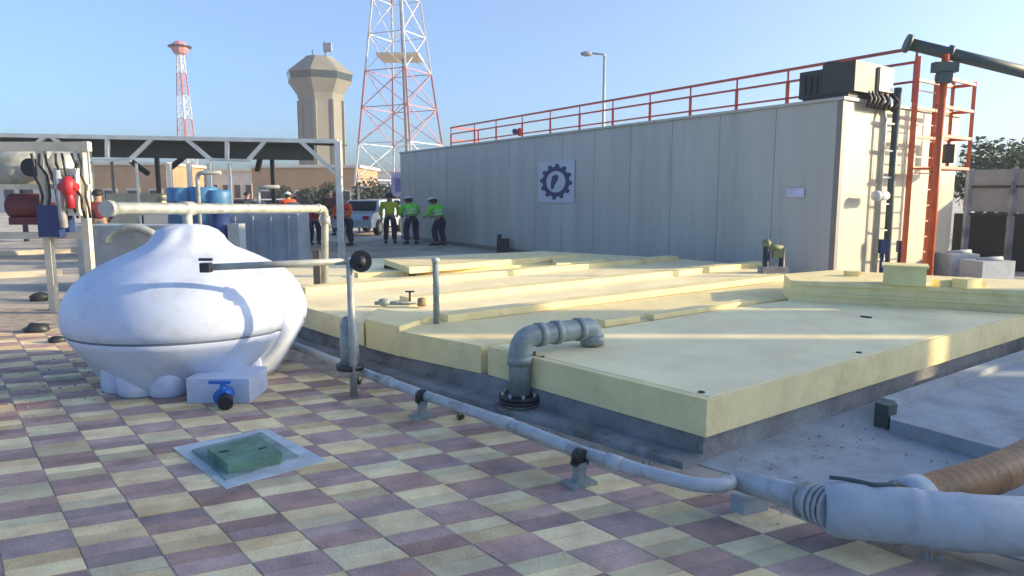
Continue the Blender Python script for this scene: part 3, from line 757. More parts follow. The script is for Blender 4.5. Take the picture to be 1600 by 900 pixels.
# little pump and bits at the foot of the grey wall
p = G(1205, 438, .0); p.z = 0
p = Vector((AY(1208, 420, 10.9).x, 10.9, 0))
pu = thing('wall_pump', 'small green pump with two upright stubs at the foot of the grey wall', 'pump', p)
m = MB(); m.tube([(p.x - .12, p.y, 0), (p.x - .12, p.y, .84)], .05, 12); m.tube([(p.x + .13, p.y, 0), (p.x + .13, p.y, .80)], .045, 12); m.build('riser', M_dark, pu)
m = MB(); m.tube([(p.x - .12, p.y, .82), (p.x + .13, p.y, .78)], .045, 12); m.ball((p.x - .12, p.y, .86), .07); m.box((p.x + .05, p.y, .70), (.14, .12, .12)); m.build('body', mat('olive_green', (.16, .19, .09), .6), pu)
m = MB(); m.box((p.x, p.y, .25), (.4, .25, .5)); m.build('plinth', M_conc, pu, bevel=.01)
pq = on_front(786, 385, .25)
m = MB(); m.box((pq.x, pq.y, .2), (.35, .18, .4)); m.box((pq.x-.1, pq.y, .45), (.12, .12, .14)); tag(m.build('wall_box', M_dark, None, loc=(pq.x, pq.y, 0), bevel=.02), 'small dark box at the foot of the grey wall near the workers', 'box')

# ------------------------------------------------------------------ trees
def tree(name, label, loc, h, cr, mat_, seed, n=1500, leaf=.16, group=None, flat=1.0, trunk_h=None):
    rd = random.Random(seed); loc = Vector(loc)
    t = thing(name, label, 'tree', loc, group)
    th = trunk_h if trunk_h else h * .45
    m = MB(); m.tube([loc, loc + Vector((rd.uniform(-.1, .1), 0, th * .5)), loc + Vector((rd.uniform(-.15, .15), 0, th))], [h*.035, h*.028, h*.02], 8)
    cc = loc + Vector((0, 0, h - cr * flat))
    blobs = []
    for i in range(13):
        v_ = Vector((rd.gauss(0, 1), rd.gauss(0, 1), rd.gauss(0, .8))).normalized() * cr * rd.uniform(.35, .8); v_.z *= flat
        blobs.append((cc + v_, cr * rd.uniform(.28, .48)))
        m.tube([loc + Vector((0, 0, th * .85)), (loc + Vector((0, 0, th)) + cc + v_) / 2, cc + v_], [h*.012, h*.008, h*.003], 5)
    m.build('trunk', M_bark, t)
    m = MB()
    for i in range(n):
        c_, r_ = rd.choice(blobs); v_ = Vector((rd.gauss(0, 1), rd.gauss(0, 1), rd.gauss(0, 1))).normalized() * r_ * rd.uniform(.55, 1.08)
        p = c_ + v_; x = Vector((rd.gauss(0, 1), rd.gauss(0, 1), rd.gauss(0, 1))).normalized(); y = x.orthogonal().normalized()
        s = leaf * rd.uniform(.5, 1.2)
        m.poly([p - x * s, p - y * s * .5, p + x * s, p + y * s * .5])
    m.build('crown', mat_, t)
    return t
def at_ground(px, Y): return Vector((AY(px, 305, Y).x, Y, 0))
tree('tree', 'dense green tree behind the grey wall at the right edge', at_ground(1552, 24), ZT(188, 24), 1.7, M_leaf, 1, 5200, .13)
tree('tree', 'second green tree at the far right edge of the view', at_ground(1640, 25), ZT(170, 25), 2.0, M_leaf, 2, 4200, .14)
for i, (px, top, w_, Y, lb) in enumerate(((441, 286, 1.0, 48, 'small dark round tree in front of the peach building left of the tower'), (483, 282, 1.15, 50, 'dark round tree directly below the tower, left of its lit edge'),
        (518, 280, 1.1, 46, 'dark round tree between the tower foot and the worker in brown'), (575, 276, 1.35, 45, 'round dark tree just right of the tower, left of the pylon foot'), (607, 280, 1.2, 45, 'dark round tree next to the far end of the grey wall'))):
    tree('round_tree', lb, at_ground(px, Y), ZT(top, Y), w_, M_leafd, 10 + i, 1600, .13, 'dark round trees beyond the yard', trunk_h=1.1)

# ------------------------------------------------------------------ towers and masts
def ngon(c, r, n, rot=0): return [(c.x + r * math.cos(2*math.pi*k/n + rot), c.y + r * math.sin(2*math.pi*k/n + rot)) for k in range(n)]
TY = 90.0; tc = at_ground(506, TY); u_ = TY / F
tw = thing('tower', 'concrete tower with a flared eight sided head, dark left faces and sunlit right faces', 'tower', tc)
def oct_lathe(name, prof, m_, par, rot=R(22.5 - 12)):
    m = MB(); m.lathe([(r, z) for r, z in prof], tc, 8, None, False)
    bmesh.ops.rotate(m.bm, verts=m.bm.verts, cent=tc, matrix=Matrix.Rotation(rot, 3, 'Z'))
    return m.build(name, m_, par)
zz = lambda py: ZT(py, TY)
rot8 = R(0)
oct_lathe('shaft', [(33*u_, 0), (33*u_, zz(158))], M_tower, tw, rot8)
oct_lathe('flare', [(33*u_, zz(160)), (36*u_, zz(148)), (49*u_, zz(128))], M_tower, tw, rot8)
oct_lathe('window_band', [(48*u_, zz(128)), (50*u_, zz(117))], M_tdark, tw, rot8)
oct_lathe('roof', [(50*u_, zz(117)), (50.5*u_, zz(115)), (24*u_, zz(93)), (22*u_, zz(90))], M_tower, tw, rot8)
m = MB()
for k in range(8):
    a = 2 * math.pi * k / 8 + rot8; pr = Vector((math.cos(a), math.sin(a), 0))
    m.beam(tc + pr * 33.4 * u_ + Vector((0, 0, 0)), tc + pr * 33.4 * u_ + Vector((0, 0, zz(158))), .35, .35)
m.build('corner_rib', M_tower, tw)
m = MB(); m.tube([tc + Vector((.8, 0, zz(91))), tc + Vector((.8, 0, zz(64)))], .12, 6); m.box(tc + Vector((1.1, 0, zz(74))), (1.0, .6, 1.0)); m.build('antenna', M_steelg, tw); m = MB(); m.tube([tc + Vector((-.8, 0, zz(91))), tc + Vector((-.8, 0, zz(78)))], .08, 6); m.build('antenna', M_steelg, tw)

def lattice(name, label, base, w0, w1, h, nb, rbar, mats_, cat='mast', lean=(0, 0), extra=None, alt=2, leg_r=None):
    t = thing(name, label, cat, base)
    def cs(z):
        f_ = z / h; w_ = (w0 * (1 - f_) + w1 * f_) / 2; o_ = Vector((lean[0] * f_, lean[1] * f_, z)) + Vector(base)
        return [o_ + Vector((math.cos(a) * w_ * 1.414, math.sin(a) * w_ * 1.414, 0)) for a in (R(20), R(110), R(200), R(290))]
    for k in range(nb):
        br = MB(); A, B = cs(h * k / nb), cs(h * (k + 1) / nb)
        for i in range(4):
            j = (i + 1) % 4; r_ = (leg_r or rbar) * 2
            br.beam(A[i], B[i], r_, r_)
            br.beam(A[i], B[j], rbar, rbar); br.beam(A[j], B[i], rbar, rbar); br.beam(B[i], B[j], rbar * 1.2, rbar * 1.2)
        br.build('lattice_section', mats_[(k // alt) % len(mats_)], t)
    return t
MY = 85.0; mb = at_ground(297, MY); mh_ = ZT(78, MY)
mt = lattice('lattice_mast', 'slender red and white lattice mast with a red head platform at the left', mb, 1.9, .5, mh_, 14, .04, [M_mastw, M_mastr], lean=(AY(281, 78, MY).x - mb.x, 0), leg_r=.055)
hx = AY(281, 75, MY)
m = MB(); m.lathe([(.7, ZT(84, MY)), (.95, ZT(78, MY)), (.95, ZT(71, MY)), (.5, ZT(65, MY))], (hx.x, hx.y, 0), 10, None, False); m.build('head', M_mastr, mt)
m = MB(); m.lathe([(1.3, ZT(74, MY)), (1.3, ZT(72, MY))], (hx.x, hx.y, 0), 12); m.build('platform', M_dark, mt)
PY = 60.0; pbz = at_ground(630, PY); ph_ = ZT(-60, PY)
py_ = lattice('pylon', 'wide red and white lattice pylon on splayed legs between the tower and the handrail', pbz, 6.1, 2.2, ph_, 7, .055, [M_mastw, M_mastr], 'pylon', leg_r=.075, lean=(-.3, 0))
for (a, b, z) in ((-2.0, 2.2, ZT(90, PY)),):
    m = MB(); m.box((pbz.x, pbz.y, z), (3.4, 3.4, .22)); m.build('platform', M_beige, py_)
m = MB(); m.tube([(pbz.x + .5, pbz.y, 0), (pbz.x + .1, pbz.y, ph_)], .16, 8); m.build('centre_pole', M_steelg, py_)
# street lamp
SY = 40.0; sb0 = at_ground(941, SY); st_ = ZT(88, SY)
sl2 = thing('street_lamp', 'single tall street lamp with a short arm rising behind the grey building', 'street lamp', sb0)
MB().tube([sb0, (sb0.x, sb0.y, st_), ], [.12, .07], 10).build('pole', M_gpipe, sl2)
MB().tube(fillet([(sb0.x, sb0.y, st_ - .05), (sb0.x, sb0.y, st_ + .1), (sb0.x - .75, sb0.y, st_ + .16)], .15, 4), .055, 8).build('arm', M_gpipe, sl2)
m = MB(); m.ball((sb0.x - 1.0, sb0.y, st_ + .13), .34, sq=(1, .5, .42)); m.build('lamp_head', M_steelg, sl2)

# ------------------------------------------------------------------ background buildings
def block(name, label, px0, px1, ptop, Y, depth, m_, cat='building', win=None, roof=None, base_z=0.0):
    a, b = at_ground(px0, Y), at_ground(px1, Y); h = ZT(ptop, Y); c_ = (a + b) / 2; w_ = (b - a).length
    t = thing(name, label, cat, (c_.x, Y, 0))
    m = MB(); m.box((c_.x, Y + depth/2, h/2), (w_, depth, h)); m.build('wall', m_, t)
    m = MB(); m.box((c_.x, Y + depth/2, h + .12), (w_ + .5, depth + .5, .24)); m.build('roof', roof or M_bwhite, t)
    if win:
        n, wz, hh_ = win
        for i in range(n):
            x = a.x + w_ * (i + .5) / n; f_ = MB(); f_.box((x, Y - .02, wz), (w_ / n * .6, .08, hh_)); fo = f_.build('window', M_bwhite, t)
            g_ = MB(); g_.box((x, Y - .07, wz), (w_ / n * .52, .04, hh_ * .85)); g_.build('pane', M_window, fo)
    return t
block('low_building', 'low peach rendered building with pale roof edge left of the tower', 395, 560, 262, 62, 9, M_peach, win=(3, 1.3, 1.5))
block('low_building', 'far white building showing between the truss columns', 240, 398, 268, 75, 9, M_bwhite, win=(9, 2.0, 1.6), roof=M_beige)
block('low_building', 'orange walled shed with brown openings below the shade canopy', 120, 262, 258, 66, 8, M_peach, win=(4, 1.2, 2.0), roof=M_beige)
block('low_building', 'pale distant block at the foot of the pylon', 545, 700, 268, 110, 10, M_bwhite, win=(7, 2.5, 1.8))
block('low_building', 'plain pale building at the far left beyond the equipment', -120, 60, 262, 70, 9, M_bwhite, win=(6, 2.0, 1.5))
o = MB(); a, b = at_ground(165, 21), at_ground(252, 21); o.box(((a.x+b.x)/2, 21.2, .65), (b.x - a.x, .35, 1.9 + .1)); 
tag(o.build('yard_wall', mat('cream_wall_paint', (.70, .66, .48), .7), None, loc=((a.x+b.x)/2, 21, 0), bevel=.01), 'short cream boundary wall lit by the sun behind the tank', 'wall')
o = MB(); a, b = at_ground(350, 15.5), at_ground(462, 15.5); o.box(((a.x+b.x)/2, 16.0, ZT(334, 15.5)/2), (b.x - a.x, .9, ZT(334, 15.5)))
for i in range(4): o.box((a.x + (b.x-a.x)*(i+.5)/4, 15.53, ZT(334,15.5)/2), (.04, .06, ZT(334,15.5)-.1))
tag(o.build('grey_container', M_greyblk, None, loc=((a.x+b.x)/2, 16, 0), bevel=.01), 'blue grey box container behind the overhead pipe', 'container')

# ------------------------------------------------------------------ shade canopy with white truss
CY = 18.0
ca = thing('shade_canopy', 'long shade canopy with dark sheet roof and white zigzag truss at the left', 'canopy', at_ground(340, CY))
zt0, zt1 = ZT(213, CY), ZT(221, CY)
def cpt(px, py): return AY(px, py, CY)
m = MB(); m.beam(cpt(-60, 210), cpt(528, 221), .10, .10); m.build('top_chord', M_white, ca)
m = MB()
z_r = zt0 - .05
fa, fb_ = cpt(-60, 212), cpt(528, 223)
fa2, fb2 = fa + Vector((0, 7, -.40 + .9)), fb_ + Vector((-1.4, 7, .45))
v_ = [m.bm.verts.new(p + Vector((0, .08, dz))) for dz in (0, -.06) for p in (fa, fb_, fb2, fa2)]
for q_ in ((0,1,2,3), (7,6,5,4), (0,4,5,1), (1,5,6,2), (2,6,7,3), (3,7,4,0)): m._face([v_[i] for i in q_])
m.build('roof_sheet', M_sheet, ca)
m = MB(); m.beam(cpt(-60, 226) + Vector((0, .3, 0)), cpt(485, 234) + Vector((0, .3, 0)), .05, .50); m.build('fascia', M_sheet, ca)
for i, (x0, y0, x1, y1_) in enumerate(((80, 213, 122, 246), (168, 214, 168, 246), (240, 215, 205, 248), (290, 216, 330, 250), (355, 218, 355, 250), (415, 220, 388, 250), (470, 221, 525, 272), (-20, 212, 20, 246), (30, 246, 72, 213))):
    m = MB(); m.beam(cpt(x0, y0), cpt(x1, y1_), .09, .09); m.build('brace', M_white, ca)
for i, (x0, x1) in enumerate(((122, 205), (330, 388))):
    m = MB(); m.beam(cpt(x0, 249), cpt(x1, 251), .07, .07); m.build('bottom_chord', M_white, ca)
for px, w_ in ((135, .14), (264, .10), (295, .10), (327, .11), (358, .09), (528, .15), (213, .05), (-30, .14)):
    pt = 221 if px in (528, 135, -30) else 255; p = cpt(px, pt)
    m = MB(); m.beam((p.x, CY, 0), (p.x, CY, p.z), w_, w_); m.build('column', M_white, ca)
for x0, y0, x1, y1_ in ((205, 252, 232, 272), (262, 266, 292, 242), (402, 268, 408, 240)):
    m = MB(); a, b = AY(x0, y0, CY + 5), AY(x1, y1_, CY + 5); m.beam(a, b, .14, .14); m.build('rear_brace', M_dark, ca)
for px in (245, 600, 30, 425):
    p = AY(px, 245, CY + 6.5)
    if px < 500: m = MB(); m.beam((p.x, p.y, 0), (p.x, p.y, p.z + .4), .12, .12); m.build('rear_column', M_dark, ca)

# ------------------------------------------------------------------ equipment skid and oddments on the left
EY = 9.5
def ep(px, py, Y=EY): return AY(px, py, Y)
sk = thing('equipment_skid', 'tall steel equipment skid with grey vessel, hanging hoses and red valve at the left edge', 'machine', at_ground(95, EY))
for px in (-30, 70, 132):
    a = at_ground(px, EY); MB().beam(a, (a.x, a.y, ZT(226, EY)), .09, .09).build('frame_post', M_beige, sk)
    a = at_ground(px, EY + .9); MB().beam(a, (a.x, a.y, ZT(232, EY)), .08, .08).build('frame_post', M_beige, sk)
m = MB(); m.beam(ep(-40, 229), ep(140, 229), .10, .12); m.beam(ep(-40, 292), ep(140, 292), .06, .07); m.beam(ep(-40, 368), ep(140, 368), .08, .09); m.build('frame_beam', M_beige, sk)
m = MB(); a = ep(60, 265, EY + .45); m.tube([a - Vector((.95, 0, 0)), a + Vector((.30, 0, 0))], .27, 20); m.ball(a + Vector((.30, 0, 0)), .27); m.build('vessel', M_gpipe, sk)
m = MB(); a = ep(55, 262, EY + .1); m.tube([a, a + Vector((0, -.12, 0))], .12, 18); m.build('port', M_black, sk)
m = MB(); a = ep(112, 300, EY); m.box(a, (.30, .25, .62)); m.build('cabinet', M_bwhite, sk, bevel=.02)
m = MB(); a = ep(107, 292, EY - .2); m.ball(a, .12, sq=(.8, .8, 1.2)); m.tube([a, a + Vector((.03, -.02, -.28))], .05, 10); m.tube([a + Vector((-.12, 0, .0)), a + Vector((.12, 0, .0))], .05, 10); m.build('red_valve', mat('red_valve_paint', (.42, .02, .03), .45), sk)
m = MB(); a = ep(50, 322, EY + .2); m.tube([a + Vector((-.3, 0, 0)), a + Vector((-.26, 0, 0)), a + Vector((.16, 0, 0)), a + Vector((.2, 0, 0))], [.12, .17, .17, .12], 18); m.tube([a + Vector((.2, 0, 0)), a + Vector((.36, 0, 0))], .05, 10); m.box(a + Vector((-.05, 0, -.2)), (.4, .25, .1)); m.build('motor', mat('maroon_motor', (.13, .02, .03), .5), sk)
m = MB(); a = ep(88, 345, EY); m.box(a, (.28, .35, .42)); m.build('control_box', M_navy, sk, bevel=.02)
m = MB(); rd = random.Random(9)
for i in range(7):
    a = ep(50 + i * 12, 240, EY - .12); pts = [a + Vector((rd.uniform(-.04, .04) + .02 * k_, rd.uniform(-.05, .05), -k_ * .14)) for k_ in range(7)]; m.tube(pts, .018, 6)
m.build('hose', M_dark, sk)
m = MB(); a = ep(95, 320, EY - .15); m.tube([a + Vector((0, 0, .45)), a + Vector((.02, 0, -.3))], .05, 10); m.build('pipe', M_pipel, sk)
# half buried ring segment / culvert pipe behind tank
m = MB(); c_ = AY(205, 352, 11.5)
for r_, w_ in ((.42, .30),):
    pts = [(c_.x + r_ * math.cos(a), 11.5 + r_ * .0, max(.0, c_.z - .30) + r_ * .62 * math.sin(a)) for a in [math.pi * k / 14 for k in range(15)]]
    m.tube(pts, .07, 10)
tag(m.build('pipe_hoop', M_gpipe, None, loc=(c_.x, 11.5, max(0, c_.z - .3))), 'grey pipe hoop arching behind the tank top on the left', 'pipe')
bx = MB(); a = AY(200, 375, 11.8); bx.box((a.x, 12.1, (ZT(352, 11.8))/2), (1.6, .8, ZT(352, 11.8))); tag(bx.build('masonry_block', M_floor, None, loc=(a.x, 12, 0), bevel=.02), 'pale concrete block wall behind the tank carrying the pipe hoop', 'block wall')
# blue drums
for i, (px, py, r_, lb) in enumerate(((285, 293, .34, 'left blue plastic drum behind the tank top'), (318, 292, .34, 'middle blue drum with a pale glint'), (340, 297, .30, 'right blue drum beside the dark blue pump'))):
    Y = 16.5; a = at_ground(px, Y); top = ZT(py, Y)
    t = thing('drum', lb, 'drum', a, 'blue drums behind the tank')
    h_ = .9; 
    m = MB(); m.box((a.x, Y, (top - h_) / 2), (.7, .7, top - h_)); 
    s = m.build('stand', M_dark, t)
    m = MB(); m.lathe([(r_*.95, top-h_), (r_, top-h_+.05), (r_, top-h_*.68), (r_+.02, top-h_*.66), (r_, top-h_*.64), (r_, top-h_*.36), (r_+.02, top-h_*.34), (r_, top-h_*.32), (r_, top-.06), (r_*.9, top)], (a.x, Y, 0), 20); m.build('barrel', M_bluet, t)
a = at_ground(342, 12.5)
pm = thing('blue_pump', 'dark blue pump set standing upright right of the tank top', 'pump', a)
m = MB(); m.tube([(a.x, a.y, .2), (a.x, a.y, 1.3)], .16, 14); m.build('motor', M_navy, pm)
m = MB(); m.lathe([(.2, .0), (.2, .06), (.12, .08), (.12, .2)], a, 14); m.lathe([(.19, 1.3), (.19, 1.36), (.1, 1.45)], a, 14); m.build('flange', M_bluet, pm)
m = MB(); m.box((a.x + .28, a.y, .55), (.2, .3, 1.1)); m.build('control_cabinet', M_greyblk, pm, bevel=.02)
# dark rubble left of the tank
rd = random.Random(21)
for i, (px, py, s, lb) in enumerate(((62, 470, .13, 'dark lump of rubble at the left edge level with the tank'), (88, 486, .09, 'small dark stone against the left of the tank'), (58, 520, .12, 'flat dark stone nearest the left edge'), (90, 536, .08, 'smallest dark stone left of the tank foot'))):
    p = G(px, py, 0); m = MB(); m.ball((p.x, p.y, s * .4), s, 10, (1.2, 1, .6))
    for v_ in m.bm.verts: v_.co += Vector((rd.uniform(-1, 1), rd.uniform(-1, 1), rd.uniform(-.6, .6))) * s * .18
    tag(m.build('rubble', M_dark, None, loc=(p.x, p.y, 0)), lb, 'stone', 'rubble left of the tank')
for i, (px0, px1, py, lb) in enumerate(((-40, 110, 398, 'far pale beam lying on the ground at the left'), (-40, 96, 432, 'near pale beam lying on the ground at the left'))):
    a, b = G(px0, py, .05), G(px1, py - 6, .05); m = MB(); m.beam(a, b, .25, .14); tag(m.build('pale_beam', M_beige, None, loc=((a+b)/2).xy.to_3d(), bevel=.01), lb, 'beam', 'beams on the ground')  # plain beige strips raised a little off the ground

# ------------------------------------------------------------------ right edge: wall, dark plant, concrete blocks
GY = 15.5
a, b = at_ground(1508, GY), at_ground(1760, GY - 2)
gw = thing('side_wall', 'grey panelled wall behind the building at the right edge with dark openings below', 'wall', (a+b)/2)
m = MB(); m.beam((a.x, a.y, ZT(298, GY)), (b.x, b.y, ZT(298, GY)), .15, ZT(266, GY) - ZT(330, GY)); m.build('panel', mat('dull_wall', (.30, .28, .26), .7), gw, bevel=.01)
m = MB(); m.beam((a.x, a.y + .3, .6), (b.x, b.y + .3, .6), .1, 1.2); m.build('dark_back', M_black, gw)
for t_ in (0.0, .3, .6, .95):
    c_ = a.lerp(b, t_); MB().beam((c_.x, c_.y - .12, 0), (c_.x, c_.y - .12, ZT(264, GY)), .10, .10).build('post', M_conc, gw)
for zz_ in (ZT(292, GY), ZT(334, GY)): MB().beam((a.x, a.y - .12, zz_), (b.x, b.y - .12, zz_), .06, .05).build('rail', M_dark, gw)
for i, (px, py, sx, sy, sz, lb) in enumerate(((1492, 424, .55, .5, .50, 'left pale blue concrete block behind the raised cover'), (1540, 430, .7, .5, .42, 'right pale blue concrete block at the edge of the view'))):
    p = G(px, py + 12, 0); m = MB(); m.box((p.x, p.y, sz/2), (sx, sy, sz), R(12 * i)); m.tube([(p.x - .2, p.y, sz + .0), (p.x + .2, p.y - .1, sz + .03)], .05, 10)
    tag(m.build('concrete_block', M_wrap, None, loc=(p.x, p.y, 0), bevel=.02), lb, 'block', 'pale blocks behind the raised cover')

# off to the right of the view: an unseen building, assumed and placed to shade the foreground
def shade_building(y0, y1, h, x, label):
    t = thing('assumed_shade_building', label, 'building', (x + 1.5, (y0+y1)/2, 0))
    m = MB(); m.box((x + 1.5, (y0+y1)/2, h/2), (3, y1 - y0, h)); m.build('wall', M_wallr, t, bevel=.01)
    m = MB(); m.box((x + 1.5, (y0+y1)/2, h + .04), (3.1, y1 - y0 + .0, .08)); m.build('roof', M_trim, t)
shade_building(-14.0, 5.42, 6.3, 20.0, 'assumed unseen building placed to shade the foreground, nearer part')
shade_building(5.62, 6.9, 6.3, 20.0, 'assumed unseen building placed to shade the foreground, farther part beyond the slit')

# ------------------------------------------------------------------ cars beyond the yard
def car(label, loc, rz, paint, group='cars parked beyond the yard'):
    t = thing('parked_car', label, 'car', (0, 0, 0), group)
    m = MB()
    side = [(-2.15, .32), (-2.2, .62), (-2.0, .86), (-1.35, .93), (-.85, 1.40), (.75, 1.42), (1.45, .98), (2.1, .86), (2.2, .60), (2.15, .32)]
    A = [m.bm.verts.new((x, -.82 if z < 1.1 else -.66, z)) for x, z in side]; B = [m.bm.verts.new((x, .82 if z < 1.1 else .66, z)) for x, z in side]
    m._face(A); m._face(B[::-1]); n = len(side)
    for i in range(n): m._face([A[i], B[i], B[(i+1) % n], A[(i+1) % n]])
    m.build('body', paint, t, bevel=.05)
    m = MB()
    for s in (-1, 1):
        m.poly([(-1.15, s*.80, .98), (-.75, s*.71, 1.33), (.68, s*.71, 1.35), (1.2, s*.80, 1.0)])
    m.poly([(-1.33, -.68, .98), (-.93, -.60, 1.36), (-.93, .60, 1.36), (-1.33, .68, .98)]); m.poly([(1.47, -.68, 1.0), (.84, -.60, 1.40), (.84, .60, 1.40), (1.47, .68, 1.0)])
    bmesh.ops.solidify(m.bm, geom=list(m.bm.faces), thickness=.03); m.build('windows', M_window, t)
    for sx in (-1.35, 1.35):
        for sy in (-.78, .78):
            w_ = MB(); w_.tube([(sx, sy - .1, .32), (sx, sy + .1, .32)], .32, 18); wo_ = w_.build('wheel', M_black, t)
            h_ = MB(); h_.tube([(sx, sy - .11, .32), (sx, sy + .11, .32)], .17, 12); h_.build('rim', M_gpipe, wo_)
    for sy in (-.6, .6):
        l_ = MB(); l_.box((2.17, sy, .68), (.06, .3, .12)); l_.build('headlight', M_poly, t); l_ = MB(); l_.box((-2.17, sy, .72), (.06, .25, .14)); l_.build('tail_light', M_vred, t)
    t.location = loc; t.rotation_euler = (0, 0, rz); return t
car('pale blue car parked beyond the workers left of the grey wall', at_ground(580, 30), R(80), M_car)
car('white car seen behind the pale blue car', at_ground(600, 36), R(10), M_carw)
car('white car parked below the canopy by the white columns', at_ground(420, 38), R(5), M_carw)
car('dark red car under the shade canopy', at_ground(372, 34), R(0), mat('maroon_car_paint', (.16, .03, .04), .3, coat=.6))
car('dark car left of the maroon one under the canopy', at_ground(215, 40), R(4), mat('black_car_paint', (.03, .035, .04), .3, coat=.6))

# ------------------------------------------------------------------ people
def skin_mesh(joints, edges, radii, name):
    me = bpy.data.meshes.new(name); me.from_pydata([joints[k] for k in joints], [], []) if False else None
    names = list(radii.keys()); me = bpy.data.meshes.new(name)
    me.from_pydata([joints[n] for n in names], [(names.index(a), names.index(b)) for a, b in edges], [])
    o = bpy.data.objects.new(name, me); col.objects.link(o)
    sk_ = o.modifiers.new('s', 'SKIN'); sk_.branch_smoothing = .6
    for i, n in enumerate(names):
        v_ = me.skin_vertices[0].data[i]; r_ = radii[n]; v_.radius = (r_, r_) if not isinstance(r_, tuple) else r_; v_.use_root = (i == 0)
    sb_ = o.modifiers.new('u', 'SUBSURF'); sb_.levels = 2; sb_.render_levels = 2
    dg = bpy.context.evaluated_depsgraph_get(); dg.update()
    out_ = bpy.data.meshes.new_from_object(o.evaluated_get(dg)); bpy.data.objects.remove(o)
    return out_
POSE = {
 'stand': dict(pel=(0,0,.95), sp=(0,.01,1.12), ch=(0,.0,1.32), nk=(0,.0,1.47), hb=(0,.02,1.56), ht=(0,.03,1.66), sh=(.18,0,1.40), el=(.25,.02,1.13), wr=(.20,.18,1.0), hip=(.095,0,.90), kn=(.11,.03,.50), an=(.12,-.02,.09), to=(.14,.15,.045)),
 'bend': dict(pel=(0,-.18,.86), sp=(0,-.02,.96), ch=(0,.17,1.06), nk=(0,.29,1.13), hb=(0,.36,1.17), ht=(0,.45,1.20), sh=(.18,.22,1.08), el=(.22,.30,.82), wr=(.15,.42,.62), hip=(.095,-.17,.82), kn=(.13,.03,.48), an=(.13,-.10,.09), to=(.15,.07,.045)),
 'lean': dict(pel=(0,-.06,.93), sp=(0,.0,1.09), ch=(0,.07,1.27), nk=(0,.13,1.40), hb=(0,.18,1.47), ht=(0,.23,1.56), sh=(.18,.09,1.33), el=(.23,.14,1.05), wr=(.15,.32,.98), hip=(.095,-.06,.88), kn=(.12,.03,.49), an=(.12,-.05,.09), to=(.14,.12,.045)),
 'crouch': dict(pel=(0,-.22,.46), sp=(0,-.1,.62), ch=(0,.04,.80), nk=(0,.12,.93), hb=(0,.16,1.01), ht=(0,.20,1.11), sh=(.18,.07,.87), el=(.24,.24,.68), wr=(.14,.42,.60), hip=(.10,-.21,.44), kn=(.19,.20,.52), an=(.15,.02,.09), to=(.17,.19,.045)),
}
